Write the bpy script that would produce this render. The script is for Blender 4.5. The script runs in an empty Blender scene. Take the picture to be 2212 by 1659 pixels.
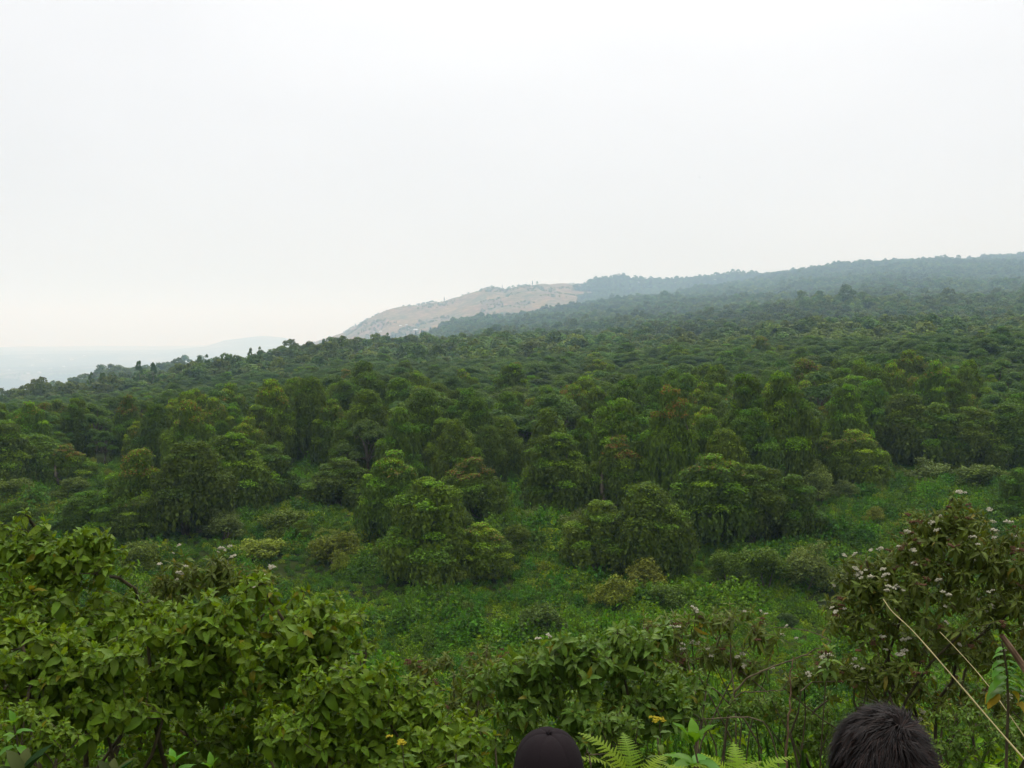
import bpy, math, random
import numpy as np
from mathutils import Vector, Matrix

# ------------------------------------------------------------------ camera, world, sun, exposure
SC = bpy.context.scene
COL = SC.collection
F = 1005.0                      # focal length in pixels of the 1024 wide frame
HROW = 330.0                    # row of the true horizon
PITCH = math.atan((384.0 - HROW) / F)
cd = bpy.data.cameras.new('camera'); cam = bpy.data.objects.new('camera', cd); COL.objects.link(cam)
cd.sensor_width = 36.0; cd.lens = 36.0 * F / 1024.0
cd.clip_start = 0.05; cd.clip_end = 150000.0
cam.location = (0, 0, 0); cam.rotation_euler = (math.pi / 2 - PITCH, 0, 0)
SC.camera = cam

SUN_EL, SUN_AZ = math.radians(56), math.radians(12)      # azimuth from +Y towards +X
w = bpy.data.worlds.new('World'); SC.world = w; w.use_nodes = True
nt = w.node_tree; nt.nodes.clear()
N = nt.nodes.new; L = nt.links.new
out = N('ShaderNodeOutputWorld'); bg = N('ShaderNodeBackground'); bg2 = N('ShaderNodeBackground'); add = N('ShaderNodeAddShader')
sky = N('ShaderNodeTexSky'); sky.sky_type = 'NISHITA'; sky.sun_disc = False
sky.sun_elevation = SUN_EL; sky.sun_rotation = SUN_AZ; sky.altitude = 2000; sky.dust_density = 4
bg.inputs['Strength'].default_value = 0.05
hs = N('ShaderNodeHueSaturation'); hs.inputs['Saturation'].default_value = 0.25
L(sky.outputs[0], hs.inputs['Color']); L(hs.outputs[0], bg.inputs['Color'])
# the overcast layer: brightness rises from the horizon to the zenith, with faint broad unevenness
tc = N('ShaderNodeTexCoord'); sx = N('ShaderNodeSeparateXYZ'); L(tc.outputs['Generated'], sx.inputs[0])
mx = N('ShaderNodeMath'); mx.operation = 'MAXIMUM'; mx.inputs[1].default_value = 0.0; L(sx.outputs['Z'], mx.inputs[0])
m0 = N('ShaderNodeMath'); m0.operation = 'MULTIPLY_ADD'; m0.inputs[1].default_value = 1.15; m0.inputs[2].default_value = 0.66; L(mx.outputs[0], m0.inputs[0])
m1 = N('ShaderNodeMath'); m1.operation = 'MULTIPLY_ADD'; m1.inputs[2].default_value = 0.35; L(mx.outputs[0], m1.inputs[0]); L(m0.outputs[0], m1.inputs[1])
mp = N('ShaderNodeMapping'); mp.inputs['Scale'].default_value = (1, 1, 2.6); L(tc.outputs['Generated'], mp.inputs[0])
nz = N('ShaderNodeTexNoise'); nz.inputs['Scale'].default_value = 2.2; nz.inputs['Detail'].default_value = 3.0; L(mp.outputs[0], nz.inputs['Vector'])
m2 = N('ShaderNodeMath'); m2.operation = 'MULTIPLY_ADD'; m2.inputs[1].default_value = 0.30; m2.inputs[2].default_value = 0.85; L(nz.outputs['Fac'], m2.inputs[0])
m3 = N('ShaderNodeMath'); m3.operation = 'MULTIPLY'; L(m1.outputs[0], m3.inputs[0]); L(m2.outputs[0], m3.inputs[1])
bg2.inputs['Color'].default_value = (0.99, 0.985, 0.985, 1)
L(m3.outputs[0], bg2.inputs['Strength'])
L(bg.outputs[0], add.inputs[0]); L(bg2.outputs[0], add.inputs[1]); L(add.outputs[0], out.inputs[0])

sl = bpy.data.lights.new('sun', 'SUN'); sl.energy = 1.5; sl.angle = math.radians(25); sl.color = (1.0, 0.95, 0.86)
so = bpy.data.objects.new('sun', sl); COL.objects.link(so)
sd = Vector((math.sin(SUN_AZ) * math.cos(SUN_EL), math.cos(SUN_AZ) * math.cos(SUN_EL), math.sin(SUN_EL)))
so.rotation_euler = (-sd).to_track_quat('-Z', 'Y').to_euler(); so.location = (0, 0, 200)

vs = SC.view_settings
vs.view_transform = 'Standard'; vs.look = 'None'; vs.gamma = 1.0; vs.use_curve_mapping = False; vs.exposure = 0.12
cy = SC.cycles
cy.max_bounces = 6; cy.diffuse_bounces = 3; cy.glossy_bounces = 1; cy.transmission_bounces = 3; cy.volume_bounces = 2
cy.transparent_max_bounces = 4; cy.caustics_reflective = False; cy.caustics_refractive = False
cy.use_denoising = True; cy.use_adaptive_sampling = True; cy.adaptive_threshold = 0.01

rng = np.random.default_rng(7)
random.seed(7)
CP, SP = math.cos(PITCH), math.sin(PITCH)

def P(u, v, Y):
    """world point seen at pixel (u,v) of the 1024x768 frame at forward distance Y"""
    t = (384.0 - v) / F; s = (u - 512.0) / F
    k = Y / (CP + t * SP)
    return np.array([s * k, Y, (-SP + t * CP) * k])
K = 1024.0 / 2212.0
def Q(x, y, Y): return P(x * K, y * K, Y)

# ------------------------------------------------------------------ terrain height
def slope_of_row(v):
    t = (384.0 - np.asarray(v, float)) / F
    return (-SP + t * CP) / (CP + t * SP)
def D(y):
    y = np.asarray(y, float); return np.interp(y, [0, 55, 250, 350, 500, 650, 900, 3200, 4000, 8000, 15000, 26000], [0, 55, 182, 265, 450, 720, 1200, 7000, 7800, 11500, 18500, 34000])
COMMON = [(55, 765), (80, 694), (110, 631), (150, 562)]
TAB = {
 -400: [(165, 540), (200, 513), (255, 480), (350, 455), (450, 438), (550, 434), (700, 440), (1500, 440), (4000, 424), (8000, 377), (15000, 355), (26000, 344)],
 0:   [(165, 539), (200, 510), (255, 474), (350, 447), (450, 427), (550, 417), (700, 418), (1500, 440), (4000, 424), (8000, 377), (15000, 354), (26000, 344)],
 100: [(165, 538), (200, 508), (255, 472), (350, 443), (450, 420), (550, 407), (700, 402), (1000, 386), (1500, 412), (4000, 423), (8000, 376), (15000, 354), (26000, 344)],
 200: [(165, 538), (200, 507), (255, 470), (350, 438), (450, 411), (600, 385), (800, 392), (1250, 370), (2000, 400), (4000, 420), (8000, 376), (15000, 354), (26000, 344)],
 296: [(165, 538), (200, 507), (255, 469), (350, 434), (450, 404), (650, 367), (900, 382), (1500, 376), (2400, 361), (3000, 346), (4500, 400), (8000, 376), (15000, 354), (26000, 344)],
 340: [(165, 538), (200, 507), (255, 468), (350, 430), (450, 398), (680, 359), (950, 377), (1800, 358), (2400, 350), (3000, 330), (4500, 380), (8000, 376), (15000, 354), (26000, 344)],
 398: [(165, 538), (200, 507), (255, 468), (350, 430), (450, 396), (700, 354), (950, 371), (1700, 345), (2300, 340), (3000, 305), (4500, 360), (8000, 376), (26000, 344)],
 463: [(165, 538), (200, 507), (255, 468), (350, 430), (450, 394), (730, 350), (950, 362), (1700, 324), (2200, 331), (3000, 293), (4500, 350), (8000, 376), (26000, 344)],
 509: [(165, 538), (200, 507), (255, 468), (350, 430), (450, 393), (750, 347), (950, 353), (1800, 319), (2200, 324), (3000, 285), (4500, 345), (8000, 376), (26000, 344)],
 588: [(165, 538), (200, 506), (255, 466), (350, 428), (450, 390), (780, 341), (950, 343), (1900, 307), (2300, 313), (3000, 281.5), (4500, 340), (8000, 376), (26000, 344)],
 662: [(165, 537), (200, 505), (255, 464), (350, 425), (450, 386), (820, 335), (1000, 335), (2000, 301), (2400, 306), (3000, 282), (4500, 340), (26000, 344)],
 720: [(165, 536), (200, 504), (255, 462), (350, 422), (450, 382), (900, 326), (1060, 328), (2200, 289), (2600, 294), (3000, 276), (4500, 335), (26000, 344)],
 782: [(165, 533), (200, 502), (255, 460), (350, 418), (450, 378), (950, 320), (1100, 321), (2500, 278), (3000, 281), (4500, 330), (26000, 344)],
 856: [(165, 529), (200, 498), (255, 456), (350, 412), (450, 373), (950, 315), (1100, 316), (2500, 269), (3000, 274), (4500, 325), (26000, 344)],
 921: [(165, 526), (200, 496), (255, 454), (350, 408), (450, 369), (950, 312), (1100, 313), (2500, 263), (3000, 270), (4500, 320), (26000, 344)],
 1024:[(165, 523), (200, 494), (255, 451), (350, 404), (450, 364), (1000, 309), (1100, 310), (2600, 260), (3200, 267), (4500, 310), (26000, 344)],
 1400:[(165, 520), (200, 490), (255, 446), (350, 398), (450, 358), (1000, 304), (1100, 304), (2600, 250), (3200, 256), (4500, 300), (26000, 344)],
}
NEARP = np.array([(-60, 6.0), (-8, 0.6), (0, -1.6), (1.7, -2.35), (2.65, -2.77), (5, -3.7), (8, -4.9), (12, -6.9), (18, -10.4), (30, -15.8), (42, -20.0), (55, -23.9)])
LG = np.linspace(math.log(55), math.log(34000), 440)
UC = np.array(sorted(TAB), float)
def _col(tab):
    a = COMMON + tab
    ly = np.log([float(D(p[0])) for p in a]); sl_ = slope_of_row([p[1] for p in a])
    g = np.interp(LG, ly, sl_)
    k = np.hanning(13); k /= k.sum()
    return np.convolve(np.pad(g, 6, mode='edge'), k, 'valid')
SG = np.array([_col(TAB[int(u)]) for u in UC])
# smooth across columns on a fine grid
UF = np.arange(-400, 1401, 8.0)
SF = np.array([np.interp(UF, UC, SG[:, j]) for j in range(len(LG))])         # [logy, u]
kk = np.hanning(9); kk /= kk.sum()
SF = np.array([np.convolve(np.pad(r, 4, mode='edge'), kk, 'valid') for r in SF])

_perm = rng.random((256, 256))
def vnoise(x, y, seed=0):
    x = np.asarray(x, float) + seed * 17.3; y = np.asarray(y, float) + seed * 31.7
    xi = np.floor(x).astype(int); yi = np.floor(y).astype(int); fx = x - xi; fy = y - yi
    fx = fx * fx * (3 - 2 * fx); fy = fy * fy * (3 - 2 * fy)
    g = lambda a, b: _perm[a % 256, b % 256]
    return (g(xi, yi) * (1 - fx) + g(xi + 1, yi) * fx) * (1 - fy) + (g(xi, yi + 1) * (1 - fx) + g(xi + 1, yi + 1) * fx) * fy

def ss(a, b, x):
    t = np.clip((x - a) / (b - a), 0, 1); return t * t * (3 - 2 * t)

def H(x, y):
    x = np.asarray(x, float); y = np.asarray(y, float)
    r = np.hypot(x, y); a = np.abs(np.arctan2(x, y))
    AM = math.radians(40)
    d = np.where(a < AM, y, r * math.cos(AM))
    u = np.clip(512 + F * np.tan(np.clip(np.arctan2(x, y), -AM, AM)), -399, 1399)
    ds = np.maximum(d, 55.0)
    fi = (np.log(ds) - LG[0]) / (LG[1] - LG[0]); fi = np.clip(fi, 0, len(LG) - 1.001); i0 = fi.astype(int); fi = fi - i0
    ui = (u - UF[0]) / 8.0; u0 = np.clip(ui.astype(int), 0, len(UF) - 2); ui = ui - u0
    s = (SF[i0, u0] * (1 - ui) + SF[i0, u0 + 1] * ui) * (1 - fi) + (SF[i0 + 1, u0] * (1 - ui) + SF[i0 + 1, u0 + 1] * ui) * fi
    zf = s * ds
    yn = np.where(a < AM, y, np.minimum(y, r * math.cos(AM)))
    zn = np.interp(yn, NEARP[:, 0], NEARP[:, 1])
    z = np.where(d < 55, zn, zf)
    amp = np.clip((ds - 100) / 300, 0, 1) * ds
    far = 1 - ss(7000, 9500, ds)
    z = z + amp * far * (0.013 * (vnoise(x / 120, y / 150, 1) - 0.5) * (1 - 0.6 * ss(900, 2000, ds)) + 0.008 * (vnoise(x / 300, y / 360, 2) - 0.5) + 0.0035 * (vnoise(x / 120, y / 160, 8) - 0.5) * ss(900, 1500, ds))
    z = z + ss(8200, 12000, ds) * 90 * (vnoise(x / 1500, y / 2000, 3) - 0.6)
    z = z + 0.5 * ss(20, 60, ds) * (vnoise(x / 9, y / 9, 4) - 0.5) + 1.6 * ss(60, 120, ds) * (vnoise(x / 28, y / 28, 5) - 0.5)
    back = ss(math.radians(60), math.radians(120), a)
    zb = -1.6 + 0.2 * np.minimum(r, 160)
    return z * (1 - back) + zb * back * 1.0

def hill_bump(x, y):          # the faint far hill beyond the plain
    return 0

def ground(u, v, y0=40.0, y1=4000.0):
    """first hit of the ray through pixel (u,v) with the ground"""
    ys = np.exp(np.linspace(math.log(float(D(y0))), math.log(float(D(y1))), 900))
    t = (384.0 - v) / F; k = ys / (CP + t * SP)
    xs = (u - 512.0) / F * k; zs = (-SP + t * CP) * k
    below = np.nonzero(zs < H(xs, ys))[0]
    i = below[0] if len(below) else len(ys) - 1
    return xs[i], ys[i], float(H(xs[i], ys[i]))

def is_field(x, y):
    """open farmland rather than forest: the brown hill and the plain"""
    u = 512 + F * x / np.maximum(y, 1)
    n = 34 * (vnoise(x / 330, y / 330, 9) - 0.5) + 22 * (vnoise(x / 90, y / 90, 10) - 0.5)
    return ((u < 585 + n) & (y > D(np.interp(u, [250, 330, 400, 440, 463, 588], [1250, 1400, 1600, 1700, 2050, 2300])))) | (y > D(4200))

# ------------------------------------------------------------------ materials
def new_mat(name):
    m = bpy.data.materials.new(name); m.use_nodes = True
    t = m.node_tree; b = t.nodes['Principled BSDF']
    return m, t, b

def leafy_material(name, rough=0.55, trans=0.3, use_tint=True, base=(0.05, 0.1, 0.02), var=0.35, spots=False, spec=0.14, tgain=1.6, hue=0.012):
    m, t, b = new_mat(name); N = t.nodes.new; L = t.links.new
    b.inputs['Roughness'].default_value = rough
    b.inputs['Specular IOR Level'].default_value = spec
    if use_tint:
        a = N('ShaderNodeAttribute'); a.attribute_name = 'tint'; colr = a.outputs['Color']
    else:
        c = N('ShaderNodeRGB'); c.outputs[0].default_value = (*base, 1); colr = c.outputs[0]
    oi = N('ShaderNodeObjectInfo'); ra = N('ShaderNodeAttribute'); ra.attribute_name = 'rnd'
    ad = N('ShaderNodeMath'); ad.operation = 'ADD'; L(oi.outputs['Random'], ad.inputs[0]); L(ra.outputs['Fac'], ad.inputs[1])
    fr = N('ShaderNodeMath'); fr.operation = 'FRACT'; L(ad.outputs[0], fr.inputs[0])
    hv = N('ShaderNodeHueSaturation')
    mv = N('ShaderNodeMapRange'); mv.inputs['To Min'].default_value = 1 - var; mv.inputs['To Max'].default_value = 1 + var
    L(fr.outputs[0], mv.inputs['Value']); L(mv.outputs[0], hv.inputs['Value'])
    f7 = N('ShaderNodeMath'); f7.operation = 'MULTIPLY'; f7.inputs[1].default_value = 7.31; L(fr.outputs[0], f7.inputs[0])
    f8 = N('ShaderNodeMath'); f8.operation = 'FRACT'; L(f7.outputs[0], f8.inputs[0])
    mh = N('ShaderNodeMapRange'); mh.inputs['To Min'].default_value = 0.5 - hue; mh.inputs['To Max'].default_value = 0.5 + hue
    L(f8.outputs[0], mh.inputs['Value']); L(mh.outputs[0], hv.inputs['Hue']); L(colr, hv.inputs['Color'])
    colr = hv.outputs[0]
    if spots:
        g = N('ShaderNodeTexCoord'); n1 = N('ShaderNodeTexNoise'); n1.inputs['Scale'].default_value = 60; n1.inputs['Detail'].default_value = 2
        L(g.outputs['Object'], n1.inputs['Vector'])
        cr = N('ShaderNodeValToRGB'); cr.color_ramp.elements[0].position = 0.33; cr.color_ramp.elements[0].color = (0.45, 0.36, 0.2, 1)
        cr.color_ramp.elements[1].position = 0.46; cr.color_ramp.elements[1].color = (1, 1, 1, 1)
        L(n1.outputs['Fac'], cr.inputs[0])
        mm = N('ShaderNodeMix'); mm.data_type = 'RGBA'; mm.blend_type = 'MULTIPLY'; mm.inputs['Factor'].default_value = 0.8
        L(colr, mm.inputs[6]); L(cr.outputs[0], mm.inputs[7]); colr = mm.outputs[2]
        # one leaf in a dozen is turning yellow or brown
        gt = N('ShaderNodeMath'); gt.operation = 'GREATER_THAN'; gt.inputs[1].default_value = 0.98; L(fr.outputs[0], gt.inputs[0])
        my = N('ShaderNodeMix'); my.data_type = 'RGBA'; my.inputs[7].default_value = (0.17, 0.11, 0.012, 1)
        fy = N('ShaderNodeMath'); fy.operation = 'MULTIPLY'; fy.inputs[1].default_value = 0.6; L(gt.outputs[0], fy.inputs[0])
        L(fy.outputs[0], my.inputs['Factor']); L(colr, my.inputs[6]); colr = my.outputs[2]
        bp = N('ShaderNodeBump'); bp.inputs['Strength'].default_value = 0.4; bp.inputs['Distance'].default_value = 0.004
        n2 = N('ShaderNodeTexNoise'); n2.inputs['Scale'].default_value = 45; L(g.outputs['Object'], n2.inputs['Vector'])
        L(n2.outputs['Fac'], bp.inputs['Height']); L(bp.outputs[0], b.inputs['Normal'])
    L(colr, b.inputs['Base Color'])
    tr = N('ShaderNodeBsdfTranslucent'); mix = N('ShaderNodeMixShader'); mix.inputs[0].default_value = trans
    tg = N('ShaderNodeMix'); tg.data_type = 'RGBA'; tg.blend_type = 'MULTIPLY'; tg.inputs['Factor'].default_value = 1.0
    tg.inputs[7].default_value = (tgain * 1.15, tgain, tgain * 0.45, 1); L(colr, tg.inputs[6]); L(tg.outputs[2], tr.inputs['Color'])
    o = t.nodes['Material Output']; L(b.outputs[0], mix.inputs[1]); L(tr.outputs[0], mix.inputs[2]); L(mix.outputs[0], o.inputs['Surface'])
    return m

def bark_material(name, base, dark, scale=6.0):
    m, t, b = new_mat(name); N = t.nodes.new; L = t.links.new
    g = N('ShaderNodeTexCoord'); mp = N('ShaderNodeMapping'); mp.inputs['Scale'].default_value = (1, 1, 0.25)
    n = N('ShaderNodeTexNoise'); n.inputs['Scale'].default_value = scale; n.inputs['Detail'].default_value = 6
    cr = N('ShaderNodeValToRGB'); cr.color_ramp.elements[0].color = (*dark, 1); cr.color_ramp.elements[1].color = (*base, 1)
    cr.color_ramp.elements[0].position = 0.35; cr.color_ramp.elements[1].position = 0.65
    L(g.outputs['Object'], mp.inputs[0]); L(mp.outputs[0], n.inputs['Vector']); L(n.outputs['Fac'], cr.inputs[0]); L(cr.outputs[0], b.inputs['Base Color'])
    b.inputs['Roughness'].default_value = 0.85; b.inputs['Specular IOR Level'].default_value = 0.2
    bp = N('ShaderNodeBump'); bp.inputs['Strength'].default_value = 0.6; bp.inputs['Distance'].default_value = 0.02
    L(n.outputs['Fac'], bp.inputs['Height']); L(bp.outputs[0], b.inputs['Normal'])
    return m

def plain_material(name, base, rough=0.7, spec=0.3, noise=0.25, scale=20.0):
    m, t, b = new_mat(name); N = t.nodes.new; L = t.links.new
    g = N('ShaderNodeTexCoord'); n = N('ShaderNodeTexNoise'); n.inputs['Scale'].default_value = scale; n.inputs['Detail'].default_value = 4
    mr = N('ShaderNodeMapRange'); mr.inputs['To Min'].default_value = 1 - noise; mr.inputs['To Max'].default_value = 1 + noise
    hv = N('ShaderNodeHueSaturation'); hv.inputs['Color'].default_value = (*base, 1)
    L(g.outputs['Object'], n.inputs['Vector']); L(n.outputs['Fac'], mr.inputs['Value']); L(mr.outputs[0], hv.inputs['Value']); L(hv.outputs[0], b.inputs['Base Color'])
    b.inputs['Roughness'].default_value = rough; b.inputs['Specular IOR Level'].default_value = spec
    return m

M = {}
M['crown'] = leafy_material('crown_leaves', trans=0.22, var=0.25)
M['herb'] = leafy_material('herb_leaves', trans=0.3, var=0.3, hue=0.018)
M['bark'] = bark_material('forest_bark', (0.17, 0.14, 0.10), (0.03, 0.026, 0.018), 1.5)
M['stem'] = bark_material('shrub_bark', (0.085, 0.068, 0.034), (0.03, 0.026, 0.014), 12)
M['dry'] = bark_material('dry_twig_bark', (0.15, 0.12, 0.07), (0.06, 0.045, 0.025), 14)
M['leaf_a'] = leafy_material('broad_leaf', 0.5, 0.3, False, (0.098, 0.170, 0.010), 0.35, True)
M['leaf_b'] = leafy_material('cool_broad_leaf', 0.45, 0.28, False, (0.092, 0.165, 0.022), 0.3, True)
M['leaf_c'] = leafy_material('dark_narrow_leaf', 0.5, 0.22, False, (0.088, 0.122, 0.018), 0.35, True)
M['leaf_n'] = leafy_material('narrow_pale_leaf', 0.5, 0.3, False, (0.105, 0.145, 0.03), 0.35, True)
M['leaf_d'] = leafy_material('bright_young_leaf', 0.4, 0.35, False, (0.075, 0.19, 0.012), 0.2, False)
M['leaf_y'] = leafy_material('yellowing_leaf', 0.5, 0.35, False, (0.25, 0.2, 0.02), 0.15, False)
M['fern'] = leafy_material('fern_leaf', 0.5, 0.4, False, (0.15, 0.24, 0.008), 0.2, False)
M['purple'] = leafy_material('purple_backed_leaf', 0.7, 0.1, False, (0.03, 0.05, 0.014), 0.4, False, spec=0.04, hue=0.06)
M['flower_w'] = plain_material('pale_flower', (0.40, 0.38, 0.28), 0.9)
M['flower_r'] = plain_material('rusty_seed_head', (0.10, 0.048, 0.024), 0.9)
M['flower_y'] = plain_material('yellow_flower', (0.38, 0.31, 0.014), 0.8)
M['straw'] = plain_material('straw_stalk', (0.27, 0.225, 0.09), 0.6, 0.4, 0.3, 9)
M['deadstalk'] = bark_material('dead_stalk', (0.19, 0.125, 0.075), (0.09, 0.05, 0.03), 25)

# terrain material: zone 0 forest floor, 1 farmland hill, 2 plain
def terrain_material():
    m, t, b = new_mat('earth_and_fields'); N = t.nodes.new; L = t.links.new
    g = N('ShaderNodeTexCoord'); z = N('ShaderNodeAttribute'); z.attribute_name = 'zone'
    def noise(scale, det=4):
        n = N('ShaderNodeTexNoise'); n.inputs['Scale'].default_value = scale; n.inputs['Detail'].default_value = det
        L(g.outputs['Object'], n.inputs['Vector']); return n.outputs['Fac']
    def ramp(src, els):
        c = N('ShaderNodeValToRGB'); e = c.color_ramp.elements
        while len(e) < len(els): e.new(0.5)
        for i, (p, col) in enumerate(els): e[i].position = p; e[i].color = (*col, 1)
        L(src, c.inputs[0]); return c.outputs[0]
    def mix(f, a, b_):
        x = N('ShaderNodeMix'); x.data_type = 'RGBA'; L(f, x.inputs['Factor']); L(a, x.inputs[6]); L(b_, x.inputs[7]); return x.outputs[2]
    floor = ramp(noise(0.35), [(0.3, (0.014, 0.018, 0.006)), (0.7, (0.03, 0.042, 0.010))])
    v = N('ShaderNodeTexVoronoi'); v.inputs['Scale'].default_value = 0.011; L(g.outputs['Object'], v.inputs['Vector'])
    sep = N('ShaderNodeSeparateColor'); L(v.outputs['Color'], sep.inputs[0])
    field = ramp(sep.outputs[0], [(0.0, (0.22, 0.125, 0.085)), (0.35, (0.28, 0.18, 0.10)), (0.6, (0.14, 0.115, 0.055)), (0.8, (0.33, 0.21, 0.11)), (1.0, (0.09, 0.10, 0.045))])
    scrub = ramp(noise(0.03, 8), [(0.47, (0.035, 0.055, 0.022)), (0.62, (0.25, 0.16, 0.09))])
    hill = mix(noise(0.006, 5), scrub, field)
    v2 = N('ShaderNodeTexVoronoi'); v2.inputs['Scale'].default_value = 0.0035; L(g.outputs['Object'], v2.inputs['Vector'])
    sep2 = N('ShaderNodeSeparateColor'); L(v2.outputs['Color'], sep2.inputs[0])
    plain = ramp(sep2.outputs[0], [(0.0, (0.02, 0.035, 0.02)), (0.55, (0.04, 0.05, 0.025)), (0.75, (0.15, 0.12, 0.08)), (0.97, (0.28, 0.24, 0.18)), (1.0, (0.5, 0.45, 0.38))])
    patch = ramp(noise(0.0016, 6), [(0.45, (0.03, 0.045, 0.022)), (0.6, (0.11, 0.1, 0.06))])
    plain = mix(noise(0.002, 3), plain, patch)
    s1 = N('ShaderNodeMath'); s1.operation = 'MINIMUM'; s1.inputs[1].default_value = 1; L(z.outputs['Fac'], s1.inputs[0])
    s2 = N('ShaderNodeMath'); s2.operation = 'SUBTRACT'; s2.use_clamp = True; s2.inputs[1].default_value = 1; L(z.outputs['Fac'], s2.inputs[0])
    c = mix(s1.outputs[0], floor, hill); c = mix(s2.outputs[0], c, plain)
    L(c, b.inputs['Base Color']); b.inputs['Roughness'].default_value = 1.0; b.inputs['Specular IOR Level'].default_value = 0.0
    return m
M['earth'] = terrain_material()

# ------------------------------------------------------------------ mesh helpers
class Soup:
    """quads only: verts (n*4,3) with a colour per quad, plus tubes"""
    def __init__(s): s.v = []; s.c = []; s.r = []
    def quads(s, v4, col, rnd=None):
        v4 = np.asarray(v4, float).reshape(-1, 4, 3); n = len(v4)
        col = np.broadcast_to(np.asarray(col, float), (n, 3))
        s.v.append(v4); s.c.append(np.repeat(col[:, None, :], 4, 1)); s.r.append(np.zeros(n) if rnd is None else rnd)
    def tube(s, pts, rad, sides=5, col=(0.1, 0.08, 0.05)):
        pts = np.asarray(pts, float); n = len(pts); rad = np.broadcast_to(np.asarray(rad, float), (n,))
        d = np.gradient(pts, axis=0); d /= np.linalg.norm(d, axis=1, keepdims=True) + 1e-9
        ref = np.array([0.3, 0.2, 0.93]); ref = ref if abs(d[0] @ ref) < 0.9 else np.array([1.0, 0, 0])
        a = np.cross(d, ref); a /= np.linalg.norm(a, axis=1, keepdims=True) + 1e-9; b = np.cross(d, a)
        th = np.linspace(0, 2 * math.pi, sides, endpoint=False)
        ring = pts[:, None, :] + rad[:, None, None] * (np.cos(th)[None, :, None] * a[:, None, :] + np.sin(th)[None, :, None] * b[:, None, :])
        nx = np.roll(ring, -1, axis=1)
        s.quads(np.stack([ring[:-1], nx[:-1], nx[1:], ring[1:]], axis=2).reshape(-1, 4, 3), col)
    def mesh(s, name, mat, smooth=False, weld=False):
        v = np.concatenate(s.v).reshape(-1, 3); c = np.concatenate(s.c).reshape(-1, 3); n = len(v) // 4
        r = np.repeat(np.concatenate(s.r), 4)
        me = bpy.data.meshes.new(name)
        me.vertices.add(len(v)); me.vertices.foreach_set('co', v.ravel().astype(np.float32))
        me.loops.add(len(v)); me.loops.foreach_set('vertex_index', np.arange(len(v), dtype=np.int32))
        me.polygons.add(n); me.polygons.foreach_set('loop_start', np.arange(n, dtype=np.int32) * 4)
        me.polygons.foreach_set('use_smooth', np.full(n, smooth))
        at = me.attributes.new('tint', 'FLOAT_COLOR', 'POINT')
        at.data.foreach_set('color', np.concatenate([c, np.ones((len(c), 1))], 1).ravel().astype(np.float32))
        at = me.attributes.new('rnd', 'FLOAT', 'POINT'); at.data.foreach_set('value', r.astype(np.float32))
        me.materials.append(mat); me.update(calc_edges=True); me.validate()
        return me

def pmesh(name, verts, faces, mat, smooth=True):
    me = bpy.data.meshes.new(name); me.from_pydata([tuple(map(float, p)) for p in verts], [], [tuple(f) for f in faces])
    me.materials.append(mat)
    if smooth: me.polygons.foreach_set('use_smooth', [True] * len(me.polygons))
    me.update(); return me

def ob(name, me, parent=None, loc=(0, 0, 0), rot=(0, 0, 0), scale=(1, 1, 1)):
    o = bpy.data.objects.new(name, me); COL.objects.link(o)
    o.location = [float(a) for a in loc]; o.rotation_euler = rot; o.scale = scale
    if parent is not None: o.parent = parent
    return o
def tag(o, label, cat, group=None):
    o['label'] = label; o['category'] = cat
    if group: o['group'] = group
    return o
def thing(name, label, cat, loc=(0, 0, 0), group=None, rz=0.0):
    return tag(ob(name, None, None, loc, (0, 0, rz)), label, cat, group)

def unit(v): return v / (np.linalg.norm(v, axis=-1, keepdims=True) + 1e-9)

def leaf_cards(S, c, nrm, size, col, rng, ratio=0.5, tilt=0.7):
    """diamond leaves at c, roughly facing nrm"""
    n = len(c)
    nn = unit(nrm + tilt * rng.normal(size=(n, 3)))
    a = unit(np.cross(nn, rng.normal(size=(n, 3)))); b = np.cross(nn, a)
    sz = np.broadcast_to(size, (n,)) * rng.uniform(0.6, 1.35, n)
    A = a * sz[:, None] * 0.5; B = b * sz[:, None] * 0.5 * ratio
    dr = nn * sz[:, None] * 0.12
    S.quads(np.stack([c - A, c + B + dr, c + A, c - B + dr], 1), col)

def bend(p0, p1, n, rng, wob=0.12, sag=0.0):
    p0 = np.asarray(p0, float); p1 = np.asarray(p1, float); t = np.linspace(0, 1, n)[:, None]
    L_ = np.linalg.norm(p1 - p0); off = rng.normal(size=3) * L_ * wob
    return p0 + (p1 - p0) * t + off * (np.sin(math.pi * t)) + np.array([0, 0, -sag]) * np.sin(math.pi * t)

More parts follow.
